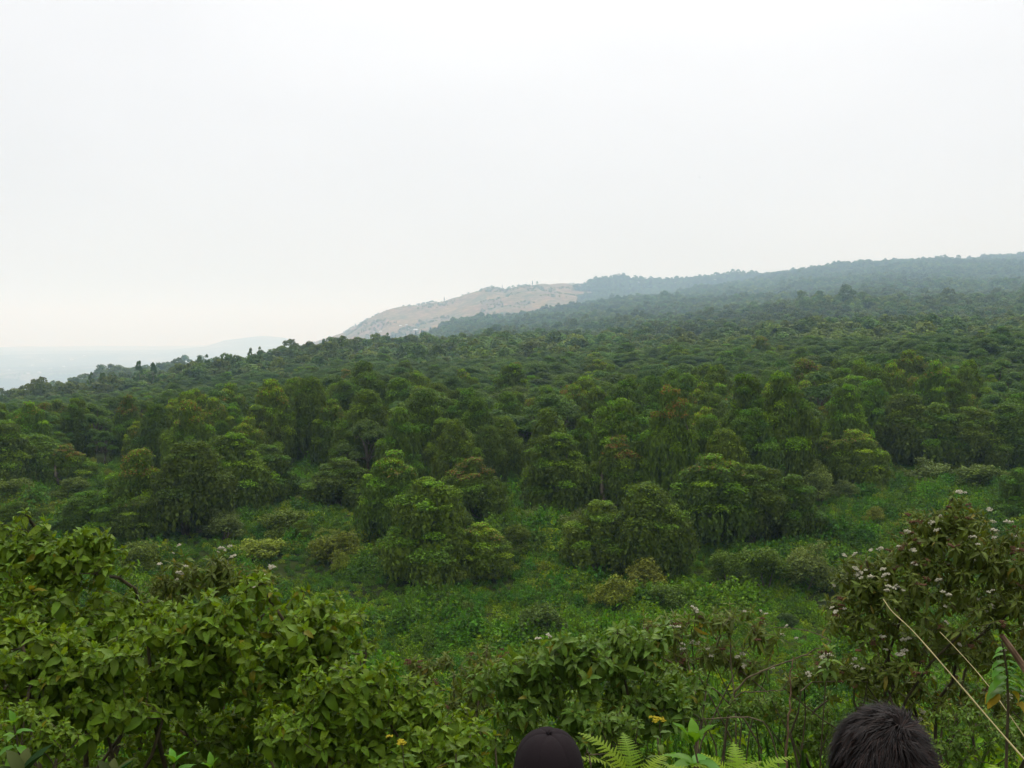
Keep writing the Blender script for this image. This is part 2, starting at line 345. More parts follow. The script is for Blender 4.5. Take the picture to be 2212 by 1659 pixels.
# ------------------------------------------------------------------ the big sheet of land
def build_terrain():
    az = np.radians(np.concatenate([np.arange(-180, -40, 5.0), np.arange(-40, -29, 1.0), np.arange(-29, 29, 0.11), np.arange(29, 40, 1.0), np.arange(40, 180.1, 5.0)]))
    r = np.concatenate([[0.0, 0.8], np.exp(np.linspace(math.log(1.6), math.log(34000), 600))])
    A, R = np.meshgrid(az, r, indexing='ij'); X = R * np.sin(A); Y = R * np.cos(A); Z = H(X, Y)
    # a low hill standing out of the plain, far off
    u = 512 + F * X / np.maximum(Y, 1)
    g1 = np.exp(-((Y - 22500) / 1900) ** 2) * (X * 0 + 1)
    prof = np.interp(u, [170, 205, 225, 262, 285, 300, 330], [0, 75, 230, 340, 310, 155, 0]) * (Y > 15000)
    Z = Z + g1 * prof
    na, nr = A.shape
    i = np.arange(na - 1)[:, None] * nr + np.arange(nr - 1)[None, :]
    q = np.stack([i, i + nr, i + nr + 1, i + 1], -1).reshape(-1, 4)
    me = bpy.data.meshes.new('ground'); v = np.stack([X, Y, Z], -1).reshape(-1, 3)
    me.vertices.add(len(v)); me.vertices.foreach_set('co', v.ravel().astype(np.float32))
    me.loops.add(len(q) * 4); me.loops.foreach_set('vertex_index', q.ravel().astype(np.int32))
    me.polygons.add(len(q)); me.polygons.foreach_set('loop_start', np.arange(len(q), dtype=np.int32) * 4)
    me.polygons.foreach_set('use_smooth', np.full(len(q), True))
    f = is_field(X, Y).astype(float); zone = np.where(Y > D(4000), 2.0, f) * 1.0
    zone = np.where((Y < 0), 0, zone)
    at = me.attributes.new('zone', 'FLOAT', 'POINT'); at.data.foreach_set('value', zone.ravel().astype(np.float32))
    me.materials.append(M['earth']); me.update(calc_edges=True); me.validate()
    o = ob('ground', me); o['kind'] = 'structure'
    return o
build_terrain()

# ------------------------------------------------------------------ tree prototypes (mesh pairs: crown, trunk)
def draped_tree(seed, h=16.0, w_=10.0, warm=0.0, nleaf=13000):
    g = np.random.default_rng(seed); S = Soup(); T = Soup()
    nc = g.integers(18, 26); cl = []
    for i in range(nc):
        t = (i + 0.5) / nc; zc = h * (0.28 + 0.62 * t ** 0.85 + g.uniform(-0.05, 0.05))
        prof = max(0.03, 1 - (max(0, zc / h - 0.32) / 0.66) ** 1.7); th = i * 2.4 + g.uniform(-0.5, 0.5)
        rr = w_ * 0.5 * prof * g.uniform(0.35, 0.82)
        cl.append((np.array([rr * math.cos(th), rr * math.sin(th), zc]), g.uniform(0.75, 1.35) * w_ * 0.135 * (1.25 - 0.45 * t)))
    cl.append((np.array([g.normal() * 0.5, g.normal() * 0.5, h * 0.94]), w_ * 0.11))
    tot = sum(r ** 2 for _, r in cl)
    base = np.array([0.078, 0.160, 0.003]) * np.array([[0.85, 0.85, 0.9], [1.15, 1.15, 1], [1, 0.95, 1], [0.8, 0.85, 1], [1.2, 1.12, 1], [1, 0.95, 1]])[seed % 6 - 4]
    for k, (c, r) in enumerate(cl):
        n = int(nleaf * r * r / tot); d = unit(g.normal(size=(n, 3))); d[:, 2] = np.where(d[:, 2] < -0.25, -d[:, 2], d[:, 2])
        # knobbly outline: the clump is a handful of smaller tufts
        tuft = unit(g.normal(size=(9, 3))) * np.array([1, 1, 0.9]); tuft[:, 2] = np.abs(tuft[:, 2])
        ti = g.integers(0, 9, n); rad = g.uniform(0.35, 1.0, n) ** 0.5
        p = c + r * (tuft[ti] * 0.75 * g.uniform(0.75, 1.1, 9)[ti, None] + d * rad[:, None] * np.array([0.62, 0.62, 0.6]))
        col = base * g.uniform(0.6, 1.4) * (1 + 0.35 * g.normal(size=(n, 1))).clip(0.5, 1.6)
        if g.random() < 0.45: col = col * np.array([1.3, 1.1, 0.9])
        if warm > 0 and c[2] > h * 0.68:
            m = g.random(n) < warm; col[m] = np.array([0.17, 0.10, 0.02]) * g.uniform(0.6, 1.3, (m.sum(), 1))
        leaf_cards(S, p, d + np.array([0, 0, 0.35]), 0.33, col, g, 0.5, 0.9)
        # hanging curtains of twigs and lichen below the tufts
        ns = int(60 + 50 * r); th = g.uniform(0, 2 * math.pi, ns); rs = r * g.uniform(0.15, 1.25, ns) ** 0.6
        top = np.stack([c[0] + rs * np.cos(th), c[1] + rs * np.sin(th), c[2] + r * g.uniform(-0.4, 0.35, ns)], 1)
        ln = g.uniform(0.8, 3.8, ns) * np.where(c[2] < h * 0.55, 1.3, 1.0); ln = np.minimum(ln, top[:, 2] - 0.3)
        m_ = 7
        for j in range(m_):
            f = (j + g.random(ns)) / m_; q = top.copy(); q[:, 2] -= f * ln; q[:, :2] += g.normal(size=(ns, 2)) * 0.16
            col = np.array([0.062, 0.100, 0.007]) * g.uniform(0.6, 1.45, (ns, 1))
            wv = np.stack([np.cos(th + 1.57 + g.normal(size=ns) * 0.5), np.sin(th + 1.57), np.zeros(ns)], 1) * g.uniform(0.06, 0.2, ns)[:, None]
            up = np.array([0, 0, 1.0]) * (ln / m_ * 0.75)[:, None] + g.normal(size=(ns, 3)) * 0.06
            S.quads(np.stack([q - up, q + wv, q + up, q - wv], 1), col)
    # trunk and limbs
    nt_ = g.integers(2, 4); bases = [np.array([g.normal() * 0.7, g.normal() * 0.7, -0.8]) for _ in range(nt_)]
    forks = []
    for b in bases:
        tp = np.array([b[0] * 1.6 + g.normal() * 0.6, b[1] * 1.6 + g.normal() * 0.6, h * g.uniform(0.45, 0.65)])
        pts = bend(b, tp, 6, g, 0.05); T.tube(pts, np.linspace(0.42, 0.2, 6), 7); forks.append(pts)
    for c, r in cl:
        f = forks[g.integers(0, nt_)]; s = f[min(5, max(1, int(6 * c[2] / h) - 1))]
        T.tube(bend(s, c, 5, g, 0.1), np.linspace(0.16, 0.05, 5), 5)
    return S.mesh('crown', M['crown']), T.mesh('trunk', M['bark'], True)

def umbrella_tree(seed, h=13.0, w_=10.0, nleaf=8500, size=0.38, dense=1.0):
    g = np.random.default_rng(seed); S = Soup(); T = Soup(); cl = []
    nc = g.integers(9, 15)
    for i in range(nc):
        f = math.sqrt((i + 0.3) / nc); th = i * 2.4; rr = w_ * 0.5 * f * 0.85
        cl.append((np.array([rr * math.cos(th), rr * math.sin(th), h * (0.9 - 0.44 * f ** 2 + g.uniform(-0.08, 0.07))]), w_ * g.uniform(0.13, 0.21)))
    tot = sum(r ** 2 for _, r in cl); base = np.array([0.062, 0.118, 0.012]) * np.array([[0.8, 0.85, 1], [1, 1, 1], [1.15, 1.12, 1], [0.85, 0.92, 1.1], [1.05, 1.05, 0.9], [1.25, 1.15, 0.8]])[seed % 6]
    for c, r in cl:
        n = int(nleaf * r * r / tot); d = unit(g.normal(size=(n, 3))); d[:, 2] = np.where(d[:, 2] < -0.15, -d[:, 2], d[:, 2])
        lump = unit(g.normal(size=(8, 3))); lump[:, 2] = np.abs(lump[:, 2]) * 0.75; li = g.integers(0, 8, n)
        p = c + r * (lump[li] * 0.6 + d * (g.uniform(0.5, 1, n) ** 0.4)[:, None] * np.array([0.62, 0.62, 0.55]))
        col = base * g.uniform(0.8, 1.25) * (1 + 0.3 * g.normal(size=(n, 1))).clip(0.5, 1.6)
        leaf_cards(S, p, d + np.array([0, 0, 0.9]), size, col, g, 0.55, 0.55)
    b = np.array([0, 0, -0.8]); fk = np.array([g.normal() * 0.5, g.normal() * 0.5, h * g.uniform(0.3, 0.42)])
    tr = bend(b, fk, 5, g, 0.05); T.tube(tr, np.linspace(0.34, 0.24, 5), 7)
    for c, r in cl:
        T.tube(bend(fk, c - np.array([0, 0, r * 0.25]), 6, g, 0.08, -0.4), np.linspace(0.17, 0.05, 6), 5)
        for _ in range(2):
            q = c + r * 0.6 * unit(g.normal(size=3)) * np.array([1, 1, 0.2]); T.tube(bend(c - np.array([0, 0, r]) * 0.6, q, 3, g, 0.08), [0.06, 0.045, 0.02], 4)
    return S.mesh('crown', M['crown']), T.mesh('trunk', M['bark'], True)

def bushy(seed, h=5.0, w_=6.0, nleaf=4500, size=0.3, base=(0.075, 0.115, 0.028), nc=14):
    g = np.random.default_rng(seed); S = Soup(); T = Soup(); cl = []
    for i in range(nc):
        d = unit(g.normal(size=3)); d[2] = abs(d[2]); rr = g.uniform(0.3, 0.72)
        cl.append((np.array([d[0] * w_ * 0.5 * rr, d[1] * w_ * 0.5 * rr, h * (0.22 + 0.6 * d[2] * g.uniform(0.5, 1.05))]), min(w_, h * 1.6) * g.uniform(0.13, 0.22)))
    tot = sum(r ** 2 for _, r in cl)
    for c, r in cl:
        n = int(nleaf * r * r / tot); d = unit(g.normal(size=(n, 3)))
        lump = unit(g.normal(size=(7, 3))) * np.array([1, 1, 0.8]); li = g.integers(0, 7, n)
        p = c + r * (lump[li] * 0.6 + d * (g.uniform(0.2, 1, n) ** 0.45)[:, None] * 0.6); p[:, 2] = np.maximum(p[:, 2], 0.05)
        col = np.array(base) * g.uniform(0.8, 1.22) * (1 + 0.28 * g.normal(size=(n, 1))).clip(0.5, 1.6)
        leaf_cards(S, p, d + np.array([0, 0, 0.5]), size, col, g, 0.5)
    for c, r in cl[:9]:
        T.tube(bend((g.normal() * 0.3, g.normal() * 0.3, -0.4), c, 5, g, 0.1), np.linspace(0.09, 0.03, 5), 4)
    return S.mesh('crown', M['crown']), T.mesh('stem', M['bark'], True)

def lod_tree(seed, kind):
    """small mesh for canopy a kilometre or more away"""
    g = np.random.default_rng(seed); S = Soup(); h, w_ = 12.0, 10.0; base = (np.array([0.058, 0.108, 0.013]) if kind else np.array([0.076, 0.110, 0.009])) * (0.68, 0.85, 1.0, 1.22, 1.45)[seed - 400]
    for i in range(9):
        f = math.sqrt((i + 0.3) / 9); th = i * 2.4 + g.uniform(0, 0.6); c = np.array([w_ * 0.42 * f * math.cos(th), w_ * 0.42 * f * math.sin(th), h * (0.86 - (0.4 if kind else 0.5) * f * f + g.uniform(-0.1, 0.08))])
        n = 85; d = unit(g.normal(size=(n, 3))); d[:, 2] = np.where(d[:, 2] < -0.3, -d[:, 2], d[:, 2])
        p = c + w_ * 0.19 * d * np.array([1, 1, 0.8]) * g.uniform(0.6, 1.05, (n, 1))
        leaf_cards(S, p, d + np.array([0, 0, 0.6]), 1.05, base * g.uniform(0.7, 1.3) * g.uniform(0.75, 1.3, (n, 1)), g, 0.7, 0.45)
    n = 60; p = np.stack([g.normal(size=n) * 2.2, g.normal(size=n) * 2.2, g.uniform(1, 8, n)], 1)
    leaf_cards(S, p, p * np.array([1, 1, 0]), 1.5, base * 0.8, g, 0.7)
    T = Soup(); T.tube(bend((0, 0, -1), (0, 0, h * 0.6), 4, g, 0.03), [0.4, 0.35, 0.3, 0.2], 5)
    return S.mesh('crown', M['crown']), T.mesh('trunk', M['bark'], True)

def conifer(seed, h=16.0):
    g = np.random.default_rng(seed); S = Soup(); n = 900; t = g.random(n) ** 0.7; th = g.uniform(0, 6.28, n)
    r = (1 - t) * h * 0.17 * (0.75 + 0.35 * np.sin(t * 50)) * g.uniform(0.5, 1.1, n) + 0.1
    p = np.stack([r * np.cos(th), r * np.sin(th), h * (0.1 + 0.9 * t)], 1)
    leaf_cards(S, p, np.stack([np.cos(th), np.sin(th), 0.4 + 0 * th], 1), 0.9, np.array([0.026, 0.042, 0.02]) * g.uniform(0.7, 1.3, (n, 1)), g, 0.4, 0.5)
    T = Soup(); T.tube([(0, 0, -1), (0, 0, h * 0.5), (0, 0, h * 0.93)], [0.3, 0.2, 0.05], 5)
    return S.mesh('crown', M['crown']), T.mesh('trunk', M['bark'], True)

DR = [draped_tree(100 + i, warm=(0.0, 0.0, 0.35, 0.0, 0.15, 0.55)[i]) for i in range(6)]
UM = [umbrella_tree(200 + i) for i in range(6)]
BU = [bushy(300 + i, base=b) for i, b in enumerate([(0.12, 0.165, 0.012), (0.085, 0.135, 0.010), (0.095, 0.13, 0.026), (0.14, 0.17, 0.013), (0.05, 0.092, 0.012)])]
LD = [lod_tree(400 + i, i % 2) for i in range(5)]
CO = [conifer(500 + i) for i in range(3)]

def plant_tree(name, label, cat, proto, x, y, z, sx_, sz_, rz, group=None, part='crown'):
    t = thing(name, label, cat, (x, y, z), group, rz)
    c = ob('crown', proto[0], t); c.scale = (sx_, sx_, sz_)
    k = ob('stem' if part == 'bush' else 'trunk', proto[1], t); k.scale = (sx_, sx_, sz_)
    return t, c

occupied = []   # (x, y, r)
def part_of(x, y):
    u = 512 + F * x / y
    a = 'left end' if u < 150 else 'left of the middle' if u < 400 else 'middle' if u < 620 else 'right of the middle' if u < 860 else 'right end'
    return f"{a} of the {'nearest' if y < 110 else 'near' if y < 165 else 'second' if y < 230 else 'third' if y < 300 else 'farther'} rows" 
PROTO_OBJ = {}
# hand placed draped trees: centre x, top y, base y, width in the 2212 px view, variant, label
HAND = [
 (300, 966, 1150, 115, 2, 'D', 'draped tree with a rust-tinged top at the left end of the big dark clump'),
 (415, 948, 1155, 150, 0, 'D', 'broad dark draped tree in the middle of the left clump, right of the rust-topped one'),
 (505, 930, 1115, 140, 1, 'D', 'tallest yellow-green draped tree of the left clump'),
 (580, 958, 1085, 115, 3, 'D', 'dark draped tree at the right edge of the left clump'),
 (185, 1060, 1165, 105, 3, 'D', 'squat brownish tangled tree left of the small green bushy one'),
 (300, 1072, 1165, 120, 4, 'D', 'low rounded draped tree in front of the left clump'),
 (75, 935, 1045, 120, 0, 'D', 'dark draped tree beside the left grassy opening'),
 (145, 958, 1050, 85, 5, 'D', 'narrow draped tree standing at the left grassy opening'),
 (10, 905, 1062, 120, 1, 'D', 'draped tree cut off by the left edge of the view'),
 (35, 1082, 1200, 95, 3, 'D', 'low dark draped tree just above the left leafy shrub'),
 (735, 988, 1098, 120, 1, 'D', 'draped tree left of the yellow-tipped slender one'),
 (845, 968, 1165, 120, 4, 'D', 'slender draped tree with a yellow-green pointed tip and pale bare stems'),
 (870, 878, 1010, 165, 0, 'D', 'large evenly domed draped tree behind the yellow-tipped one'),
 (930, 1030, 1255, 165, 3, 'D', 'tall dark draped tree nearest the open clearing, its shaded trunks bare'),
 (1015, 984, 1135, 130, 5, 'D', 'draped tree with orange sprays on top, behind the dark nearest one'),
 (1035, 1128, 1245, 115, 4, 'D', 'low draped tree dotted yellow, right of the dark nearest one'),
 (1080, 880, 1015, 140, 0, 'U', 'blue-green flat-layered umbrella tree rising among the draped trees'),
 (985, 890, 1010, 90, 1, 'D', 'brownish draped tree left of the blue-green umbrella tree'),
 (1205, 930, 1115, 135, 1, 'D', 'draped tree with long hanging curtains and dark forked trunks, alone at mid clearing'),
 (1335, 938, 1110, 115, 5, 'D', 'draped tree with a pointed orange-brown top'),
 (1420, 958, 1090, 105, 2, 'D', 'smaller draped tree with orange top, right of the pointed orange one'),
 (1300, 1078, 1235, 140, 3, 'D', 'dense dark draped tree at the front of the centre-right clump'),
 (1400, 1038, 1245, 150, 0, 'D', 'layered green draped tree in front of the two orange-topped ones'),
 (1540, 978, 1170, 160, 4, 'D', 'widest draped tree of the right clump with yellow-flecked top'),
 (1640, 1002, 1170, 130, 1, 'D', 'draped tree beside the widest one of the right clump'),
 (1712, 1022, 1165, 115, 3, 'D', 'draped tree at the right edge of the right clump'),
 (1450, 893, 1015, 130, 0, 'D', 'pale green draped tree behind the orange-topped pair'),
 (1570, 892, 1010, 130, 4, 'D', 'draped tree behind the widest tree of the right clump'),
 (1655, 858, 985, 105, 1, 'D', 'narrow domed draped tree left of the very tall pair'),
 (1740, 868, 1010, 125, 3, 'D', 'draped tree beside the tall tower-like one'),
 (1838, 808, 960, 120, 1, 'D', 'tower-like draped tree standing highest above the canopy'),
 (1848, 925, 1065, 115, 4, 'D', 'cone-shaped draped tree in front of the tower-like one'),
 (1955, 848, 1005, 115, 0, 'D', 'draped tree right of the cone-shaped one'),
 (2025, 868, 1015, 120, 3, 'D', 'dark draped tree second from the right edge row'),
 (2095, 876, 1020, 115, 1, 'D', 'dull green draped tree above the right opening'),
 (2175, 868, 1015, 130, 0, 'D', 'bright-topped draped tree near the right edge of the view'),
 (2200, 1010, 1130, 85, 3, 'D', 'dark draped tree cut by the right edge, above the flowering shrub'),
 (652, 1122, 1182, 44, 3, 'D', 'small dark vine-covered stump tree alone in the left meadow'),
]
for (cx, ty, by, wd, var, kd, lab) in HAND:
    x, y, z = ground(cx * K, by * K, 60)
    top = Q(cx, ty, y)[2]; hh = top - z; ww = wd * K * y / F
    pr = DR[var] if kd == 'D' else UM[0]; h0, w0 = (16.4, 9.6) if kd == 'D' else (13.4, 11)
    t, c = plant_tree('draped_tree' if kd == 'D' else 'umbrella_tree', lab, 'tree', pr, x, y, z, ww / w0 * 1.32, hh / h0, random.uniform(0, 6.28), 'draped trees round the clearing')
    occupied.append((x, y, ww * 0.5)); PROTO_OBJ.setdefault((kd, var if kd == 'D' else 0), c)

HB = [
 (735, 1128, 1225, 130, 0, 'bright rounded bush of pale leaves left of the dark nearest tree'),
 (1000, 1212, 1262, 65, 0, 'little lime bush at the foot of the yellow-dotted tree'),
 (1385, 1205, 1290, 125, 3, 'tall yellow-green bush in front of the centre-right clump'),
 (1325, 1240, 1320, 110, 3, 'lower yellow-green bush joined to the left of the tall one'),
 (1160, 1288, 1395, 150, 4, 'dark green rounded bush alone in the open herbs'),
 (1655, 1178, 1275, 130, 1, 'dull green bush left of the biggest one on the right slope'),
 (1750, 1168, 1275, 140, 2, 'biggest grey-green bush on the right slope'),
 (1575, 1190, 1265, 100, 1, 'bush with thin pale stems under the right clump'),
 (1765, 995, 1085, 90, 2, 'pale grey-green bush beside the cone-shaped draped tree'),
 (1825, 1035, 1082, 72, 2, 'small round pale bush at the foot of the cone-shaped draped tree'),
 (480, 1100, 1165, 110, 2, 'twiggy greyish bush below the left clump'),
 (610, 1098, 1165, 120, 1, 'loose bush between the left clump and the stump tree'),
 (545, 1150, 1210, 130, 0, 'low spreading bush in the left meadow'),
 (1110, 1130, 1200, 80, 1, 'green mound bush in the middle of the clearing'),
 (1245, 1100, 1165, 110, 2, 'feathery pale bush beside the centre-right clump'),
 (45, 1030, 1095, 110, 1, 'bush at the left edge of the meadow'),
 (155, 1030, 1080, 90, 1, 'bush above the brownish tangled tree'),
 (560, 1020, 1060, 90, 1, 'bush in the gap right of the left clump'),
 (300, 1165, 1235, 110, 1, 'dim bush just above the white-flowered shrub'),
 (2010, 990, 1050, 130, 2, 'brownish rounded bush in the right opening'),
 (2120, 1000, 1060, 130, 1, 'green bush in the right opening near the edge'),
 (1450, 1260, 1330, 110, 1, 'small bush right of the yellow-green pair'),
 (1850, 1210, 1280, 110, 1, 'bush partly hidden by the right flowering shrub'),
 (870, 1140, 1235, 90, 1, 'bushy growth at the left foot of the dark nearest tree'),
 (1000, 1100, 1160, 80, 1, 'bush in the gap behind the yellow-dotted tree'),
]
for (cx, ty, by, wd, var, lab) in HB:
    x, y, z = ground(cx * K, by * K, 50)
    top = Q(cx, ty, y)[2]; hh = top - z; ww = wd * K * y / F
    t, c = plant_tree('bush', lab, 'bush', BU[var], x, y, z, ww / 5.4, hh / 4.6, random.uniform(0, 6.28), 'bushes in the clearing', 'bush')
    occupied.append((x, y, ww * 0.4)); PROTO_OBJ.setdefault(('B', var), c)

# horizon profile for dropping hidden trees
cu = np.arange(-60, 1090, 6.0); cys = np.exp(np.linspace(math.log(60), math.log(9500), 560))
CUx = (cu[:, None] - 512) / F * cys[None, :]; CZ = H(CUx, cys[None, :] + 0 * CUx)
CUM = np.maximum.accumulate((CZ + 4.0) / cys[None, :], axis=1)
def visible(x, y, z, h, margin=0.0):
    u = 512 + F * x / y
    ui = np.clip(((u - cu[0]) / 6.0).astype(int), 0, len(cu) - 1); yi = np.clip(np.searchsorted(cys, y * 0.985) - 1, 0, len(cys) - 1)
    return (z + h) / y > CUM[ui, yi] - margin

def scatter(y0, y1, sp, lo=-40, hi=1064, g=rng):
    xs = np.arange(-0.57 * y1, 0.57 * y1, sp); ys = np.arange(y0, y1, sp)
    X, Y = np.meshgrid(xs, ys); X = X + g.uniform(-0.42, 0.42, X.shape) * sp; Y = Y + g.uniform(-0.42, 0.42, Y.shape) * sp
    X = X.ravel(); Y = Y.ravel(); u = 512 + F * X / Y
    k = (u > lo) & (u < hi) & (Y > y0) & (Y < y1); return X[k], Y[k]

def in_clearing(x, y):
    """herb clearing without forest trees, from the pixel where the ground point falls"""
    u = (512 + F * x / y) / K
    z = H(x, y); t = (z / y); v = (384 - F * (t * CP + SP) / (CP - t * SP)) / K
    lim = np.interp(u, [-200, 0, 130, 260, 300, 600, 640, 700, 760, 1040, 1080, 1200, 1250, 1500, 1760, 1800, 1900, 2212, 2500],
                       [1030, 1040, 1020, 1000, 1060, 1060, 1000, 1010, 1080, 1120, 1040, 1080, 1100, 1110, 1100, 1050, 1020, 1010, 1010])
    return v > lim

X, Y = scatter(60, 208, 4.8, 0, 1024); keep = 0
for i in rng.permutation(len(X)):
    x, y = X[i], Y[i]
    if keep >= 270: break
    if any(math.hypot(x - a, y - b) < c * 0.6 for a, b, c in occupied): continue
    if y < 100 and rng.random() < 0.6: continue
    v = int(rng.choice([0, 1, 1, 2, 3, 4])); sc_ = rng.uniform(0.22, 0.5) * (1.0 if y < 110 else 1.25); keep += 1
    plant_tree('bush', f"small {('lime', 'dull green', 'grey-green', 'yellow-green', 'dark green')[v]} bush among the herbs, {part_of(x, y)}", 'bush', BU[v], x, y, float(H(x, y)) - 0.1, sc_ * rng.uniform(0.9, 1.4), sc_ * rng.uniform(0.7, 1.1), rng.uniform(0, 6.28), 'small bushes among the herbs', 'bush')
X, Y = scatter(132, 520, 7.2)
ok = ~in_clearing(X, Y); Z = H(X, Y); ok &= visible(X, Y, Z, 13)
for (ox, oy, orr) in occupied: ok &= np.hypot(X - ox, Y - oy) > orr * 0.75 + 1.2
X, Y, Z = X[ok], Y[ok], Z[ok]; order = np.argsort(Y); X, Y, Z = X[order], Y[order], Z[order]
pd = np.clip(1.15 - (Y - 150) / 130, 0.15, 0.9) * np.where(vnoise(X / 45, Y / 45, 12) > 0.45, 1.1, 0.5); pd = np.where(Y < 180, 0.97, pd)
KIND = np.where(rng.random(len(X)) < pd, 0, 1)
NIND = {0: 0, 1: 0}; rest = []
GL = {0: ('draped_tree', 'tree hung with lichen curtains', 'draped trees crowded behind the clearing'),
      1: ('umbrella_tree', 'rounded-crowned tree of the closed canopy', 'umbrella-crowned trees of the slope')}
for i in range(len(X)):
    k = int(KIND[i]); lim = 240 if k == 0 else 285
    s = rng.uniform(0.62, 1.28) * float(np.interp(X[i] / Y[i], [-0.5, -0.16], [0.74, 1.0])); rz = rng.uniform(0, 6.28); v = int(rng.integers(0, 6)); v = int(rng.choice([0, 1, 3, 4])) if (k == 0 and v in (2, 5) and rng.random() < 0.75) else v
    sx_ = s * rng.uniform(0.85, 1.15) * (0.95 if k == 0 else 1.02) * float(np.interp(Y[i], [260, 480], [1.0, 1.25])); sz_ = s * rng.uniform(0.85, 1.1) * (0.84 if k == 0 else 0.92) * float(np.interp(Y[i], [220, 400], [1.05, 0.85]))
    if NIND[k] < lim:
        NIND[k] += 1; nm, lab, grp = GL[k]
        t, c = plant_tree(nm, f"{(('dull green', 'fresh green', 'rust-topped', 'dark green', 'yellow-green', 'rust-topped'), ('deep green', 'mid green', 'light green', 'bluish green', 'bright green', 'yellowish green'))[k][v]} {lab}, {part_of(X[i], Y[i])}", 'tree', (DR, UM)[k][v], X[i], Y[i], Z[i] - 0.3, sx_, sz_, rz, grp)
        PROTO_OBJ.setdefault(('DU'[k], v), c)
    else:
        rest.append((X[i], Y[i], Z[i] - 0.3, sx_, sz_, rz, k * 6 + v))
print('individual trees', NIND, 'rest', len(rest))

# ------------------------------------------------------------------ masses made of instances
def instance_stuff(name, pts, protos, label, cat):
    """pts rows: x y z sx sz rz idx"""
    pts = np.asarray(pts, float); me = bpy.data.meshes.new(name)
    me.vertices.add(len(pts)); me.vertices.foreach_set('co', pts[:, :3].ravel().astype(np.float32))
    a = me.attributes.new('isc', 'FLOAT_VECTOR', 'POINT'); a.data.foreach_set('vector', pts[:, [3, 3, 4]].ravel().astype(np.float32))
    a = me.attributes.new('irot', 'FLOAT_VECTOR', 'POINT'); a.data.foreach_set('vector', np.stack([0 * pts[:, 5], 0 * pts[:, 5], pts[:, 5]], 1).ravel().astype(np.float32))
    a = me.attributes.new('idx', 'INT', 'POINT'); a.data.foreach_set('value', pts[:, 6].astype(np.int32))
    o = ob(name, me); o['kind'] = 'stuff'; o['label'] = label; o['category'] = cat
    ng = bpy.data.node_groups.new(name, 'GeometryNodeTree')
    ng.interface.new_socket('Geometry', in_out='INPUT', socket_type='NodeSocketGeometry'); ng.interface.new_socket('Geometry', in_out='OUTPUT', socket_type='NodeSocketGeometry')
    N = ng.nodes.new; L = ng.links.new
    gi = N('NodeGroupInput'); go = N('NodeGroupOutput'); jn = N('GeometryNodeJoinGeometry')
    def attr(n, ty):
        x = N('GeometryNodeInputNamedAttribute'); x.data_type = ty; x.inputs['Name'].default_value = n; return x.outputs['Attribute']
    ai, ar, as_ = attr('idx', 'INT'), attr('irot', 'FLOAT_VECTOR'), attr('isc', 'FLOAT_VECTOR')
    for k, po in protos.items():
        if not (pts[:, 6] == k).any(): continue
        cmp = N('FunctionNodeCompare'); cmp.data_type = 'INT'; cmp.operation = 'EQUAL'
        L(ai, cmp.inputs[2]); cmp.inputs[3].default_value = k
        inf = N('GeometryNodeObjectInfo'); inf.inputs['Object'].default_value = po; inf.inputs['As Instance'].default_value = True; inf.transform_space = 'ORIGINAL'
        ip = N('GeometryNodeInstanceOnPoints'); er = N('FunctionNodeEulerToRotation')
        L(gi.outputs[0], ip.inputs['Points']); L(cmp.outputs[0], ip.inputs['Selection']); L(inf.outputs['Geometry'], ip.inputs['Instance'])
        L(ar, er.inputs[0]); L(er.outputs[0], ip.inputs['Rotation']); L(as_, ip.inputs['Scale']); L(ip.outputs[0], jn.inputs[0])
    L(jn.outputs[0], go.inputs[0])
    md = o.modifiers.new('scatter', 'NODES'); md.node_group = ng
    return o

for v in range(6):
    for k, key in enumerate('DU'):
        if (key, v) not in PROTO_OBJ: print('missing proto', key, v)
pr = {k * 6 + v: PROTO_OBJ[('DU'[k], v)] for k in (0, 1) for v in range(6) if ('DU'[k], v) in PROTO_OBJ}
instance_stuff('forest', [r for r in rest if r[6] in pr], pr, 'closed green forest canopy on the slope between the near trees and the ridge', 'forest')

# first tree of each far kind stands as a tree of its own at the skyline
FARP = {}
for i, (cx, yy) in enumerate([(205, 590), (262, 610), (840, 700), (1350, 900), (1550, 880)]):
    yy = float(D(yy)); x = (cx * K - 512) / F * yy; z = float(H(x, yy))
    t, c = plant_tree('skyline_tree', ['dark tree breaking the skyline farthest left', 'spreading tree on the skyline left of the rounded knoll', 'rounded tree standing up on the near ridge line below the brown hill',
        'tree topping the second ridge fold', 'dark tree on the hump of the right-hand ridge'][i], 'tree', LD[i], x, yy, z, 0.8, 0.85, i * 1.0)
    FARP[i] = c
far = []
for (y0, y1, sp, sc) in [(520, 1300, 9.5, 1.2), (1300, 2800, 14.0, 1.75), (2800, 5500, 20.0, 2.1), (5500, 9000, 27.0, 2.5)]:
    X, Y = scatter(y0, y1, sp); Z = H(X, Y); ok = visible(X, Y, Z, 12, 0.001) & ~is_field(X, Y)
    X, Y, Z = X[ok], Y[ok], Z[ok]; n = len(X)
    s = sc * rng.uniform(0.75, 1.3, n) * (0.8 + 0.45 * vnoise(X / 60, Y / 60, 21))
    far.append(np.stack([X, Y, Z - 1.0, s, s * np.where(rng.random(n) < 0.1, 1.2, 1.0) * rng.uniform(0.6, 1.05, n), rng.uniform(0, 6.28, n), np.clip(vnoise(X / 130, Y / 200, 22) * 5 + rng.normal(size=n) * 0.9 - 0.2, 0, 4).astype(int)], 1))
far = np.concatenate(far); print('far trees', len(far))
instance_stuff('far_forest', far, FARP, 'hazy blue-green forest covering the far slopes and ridges', 'forest')

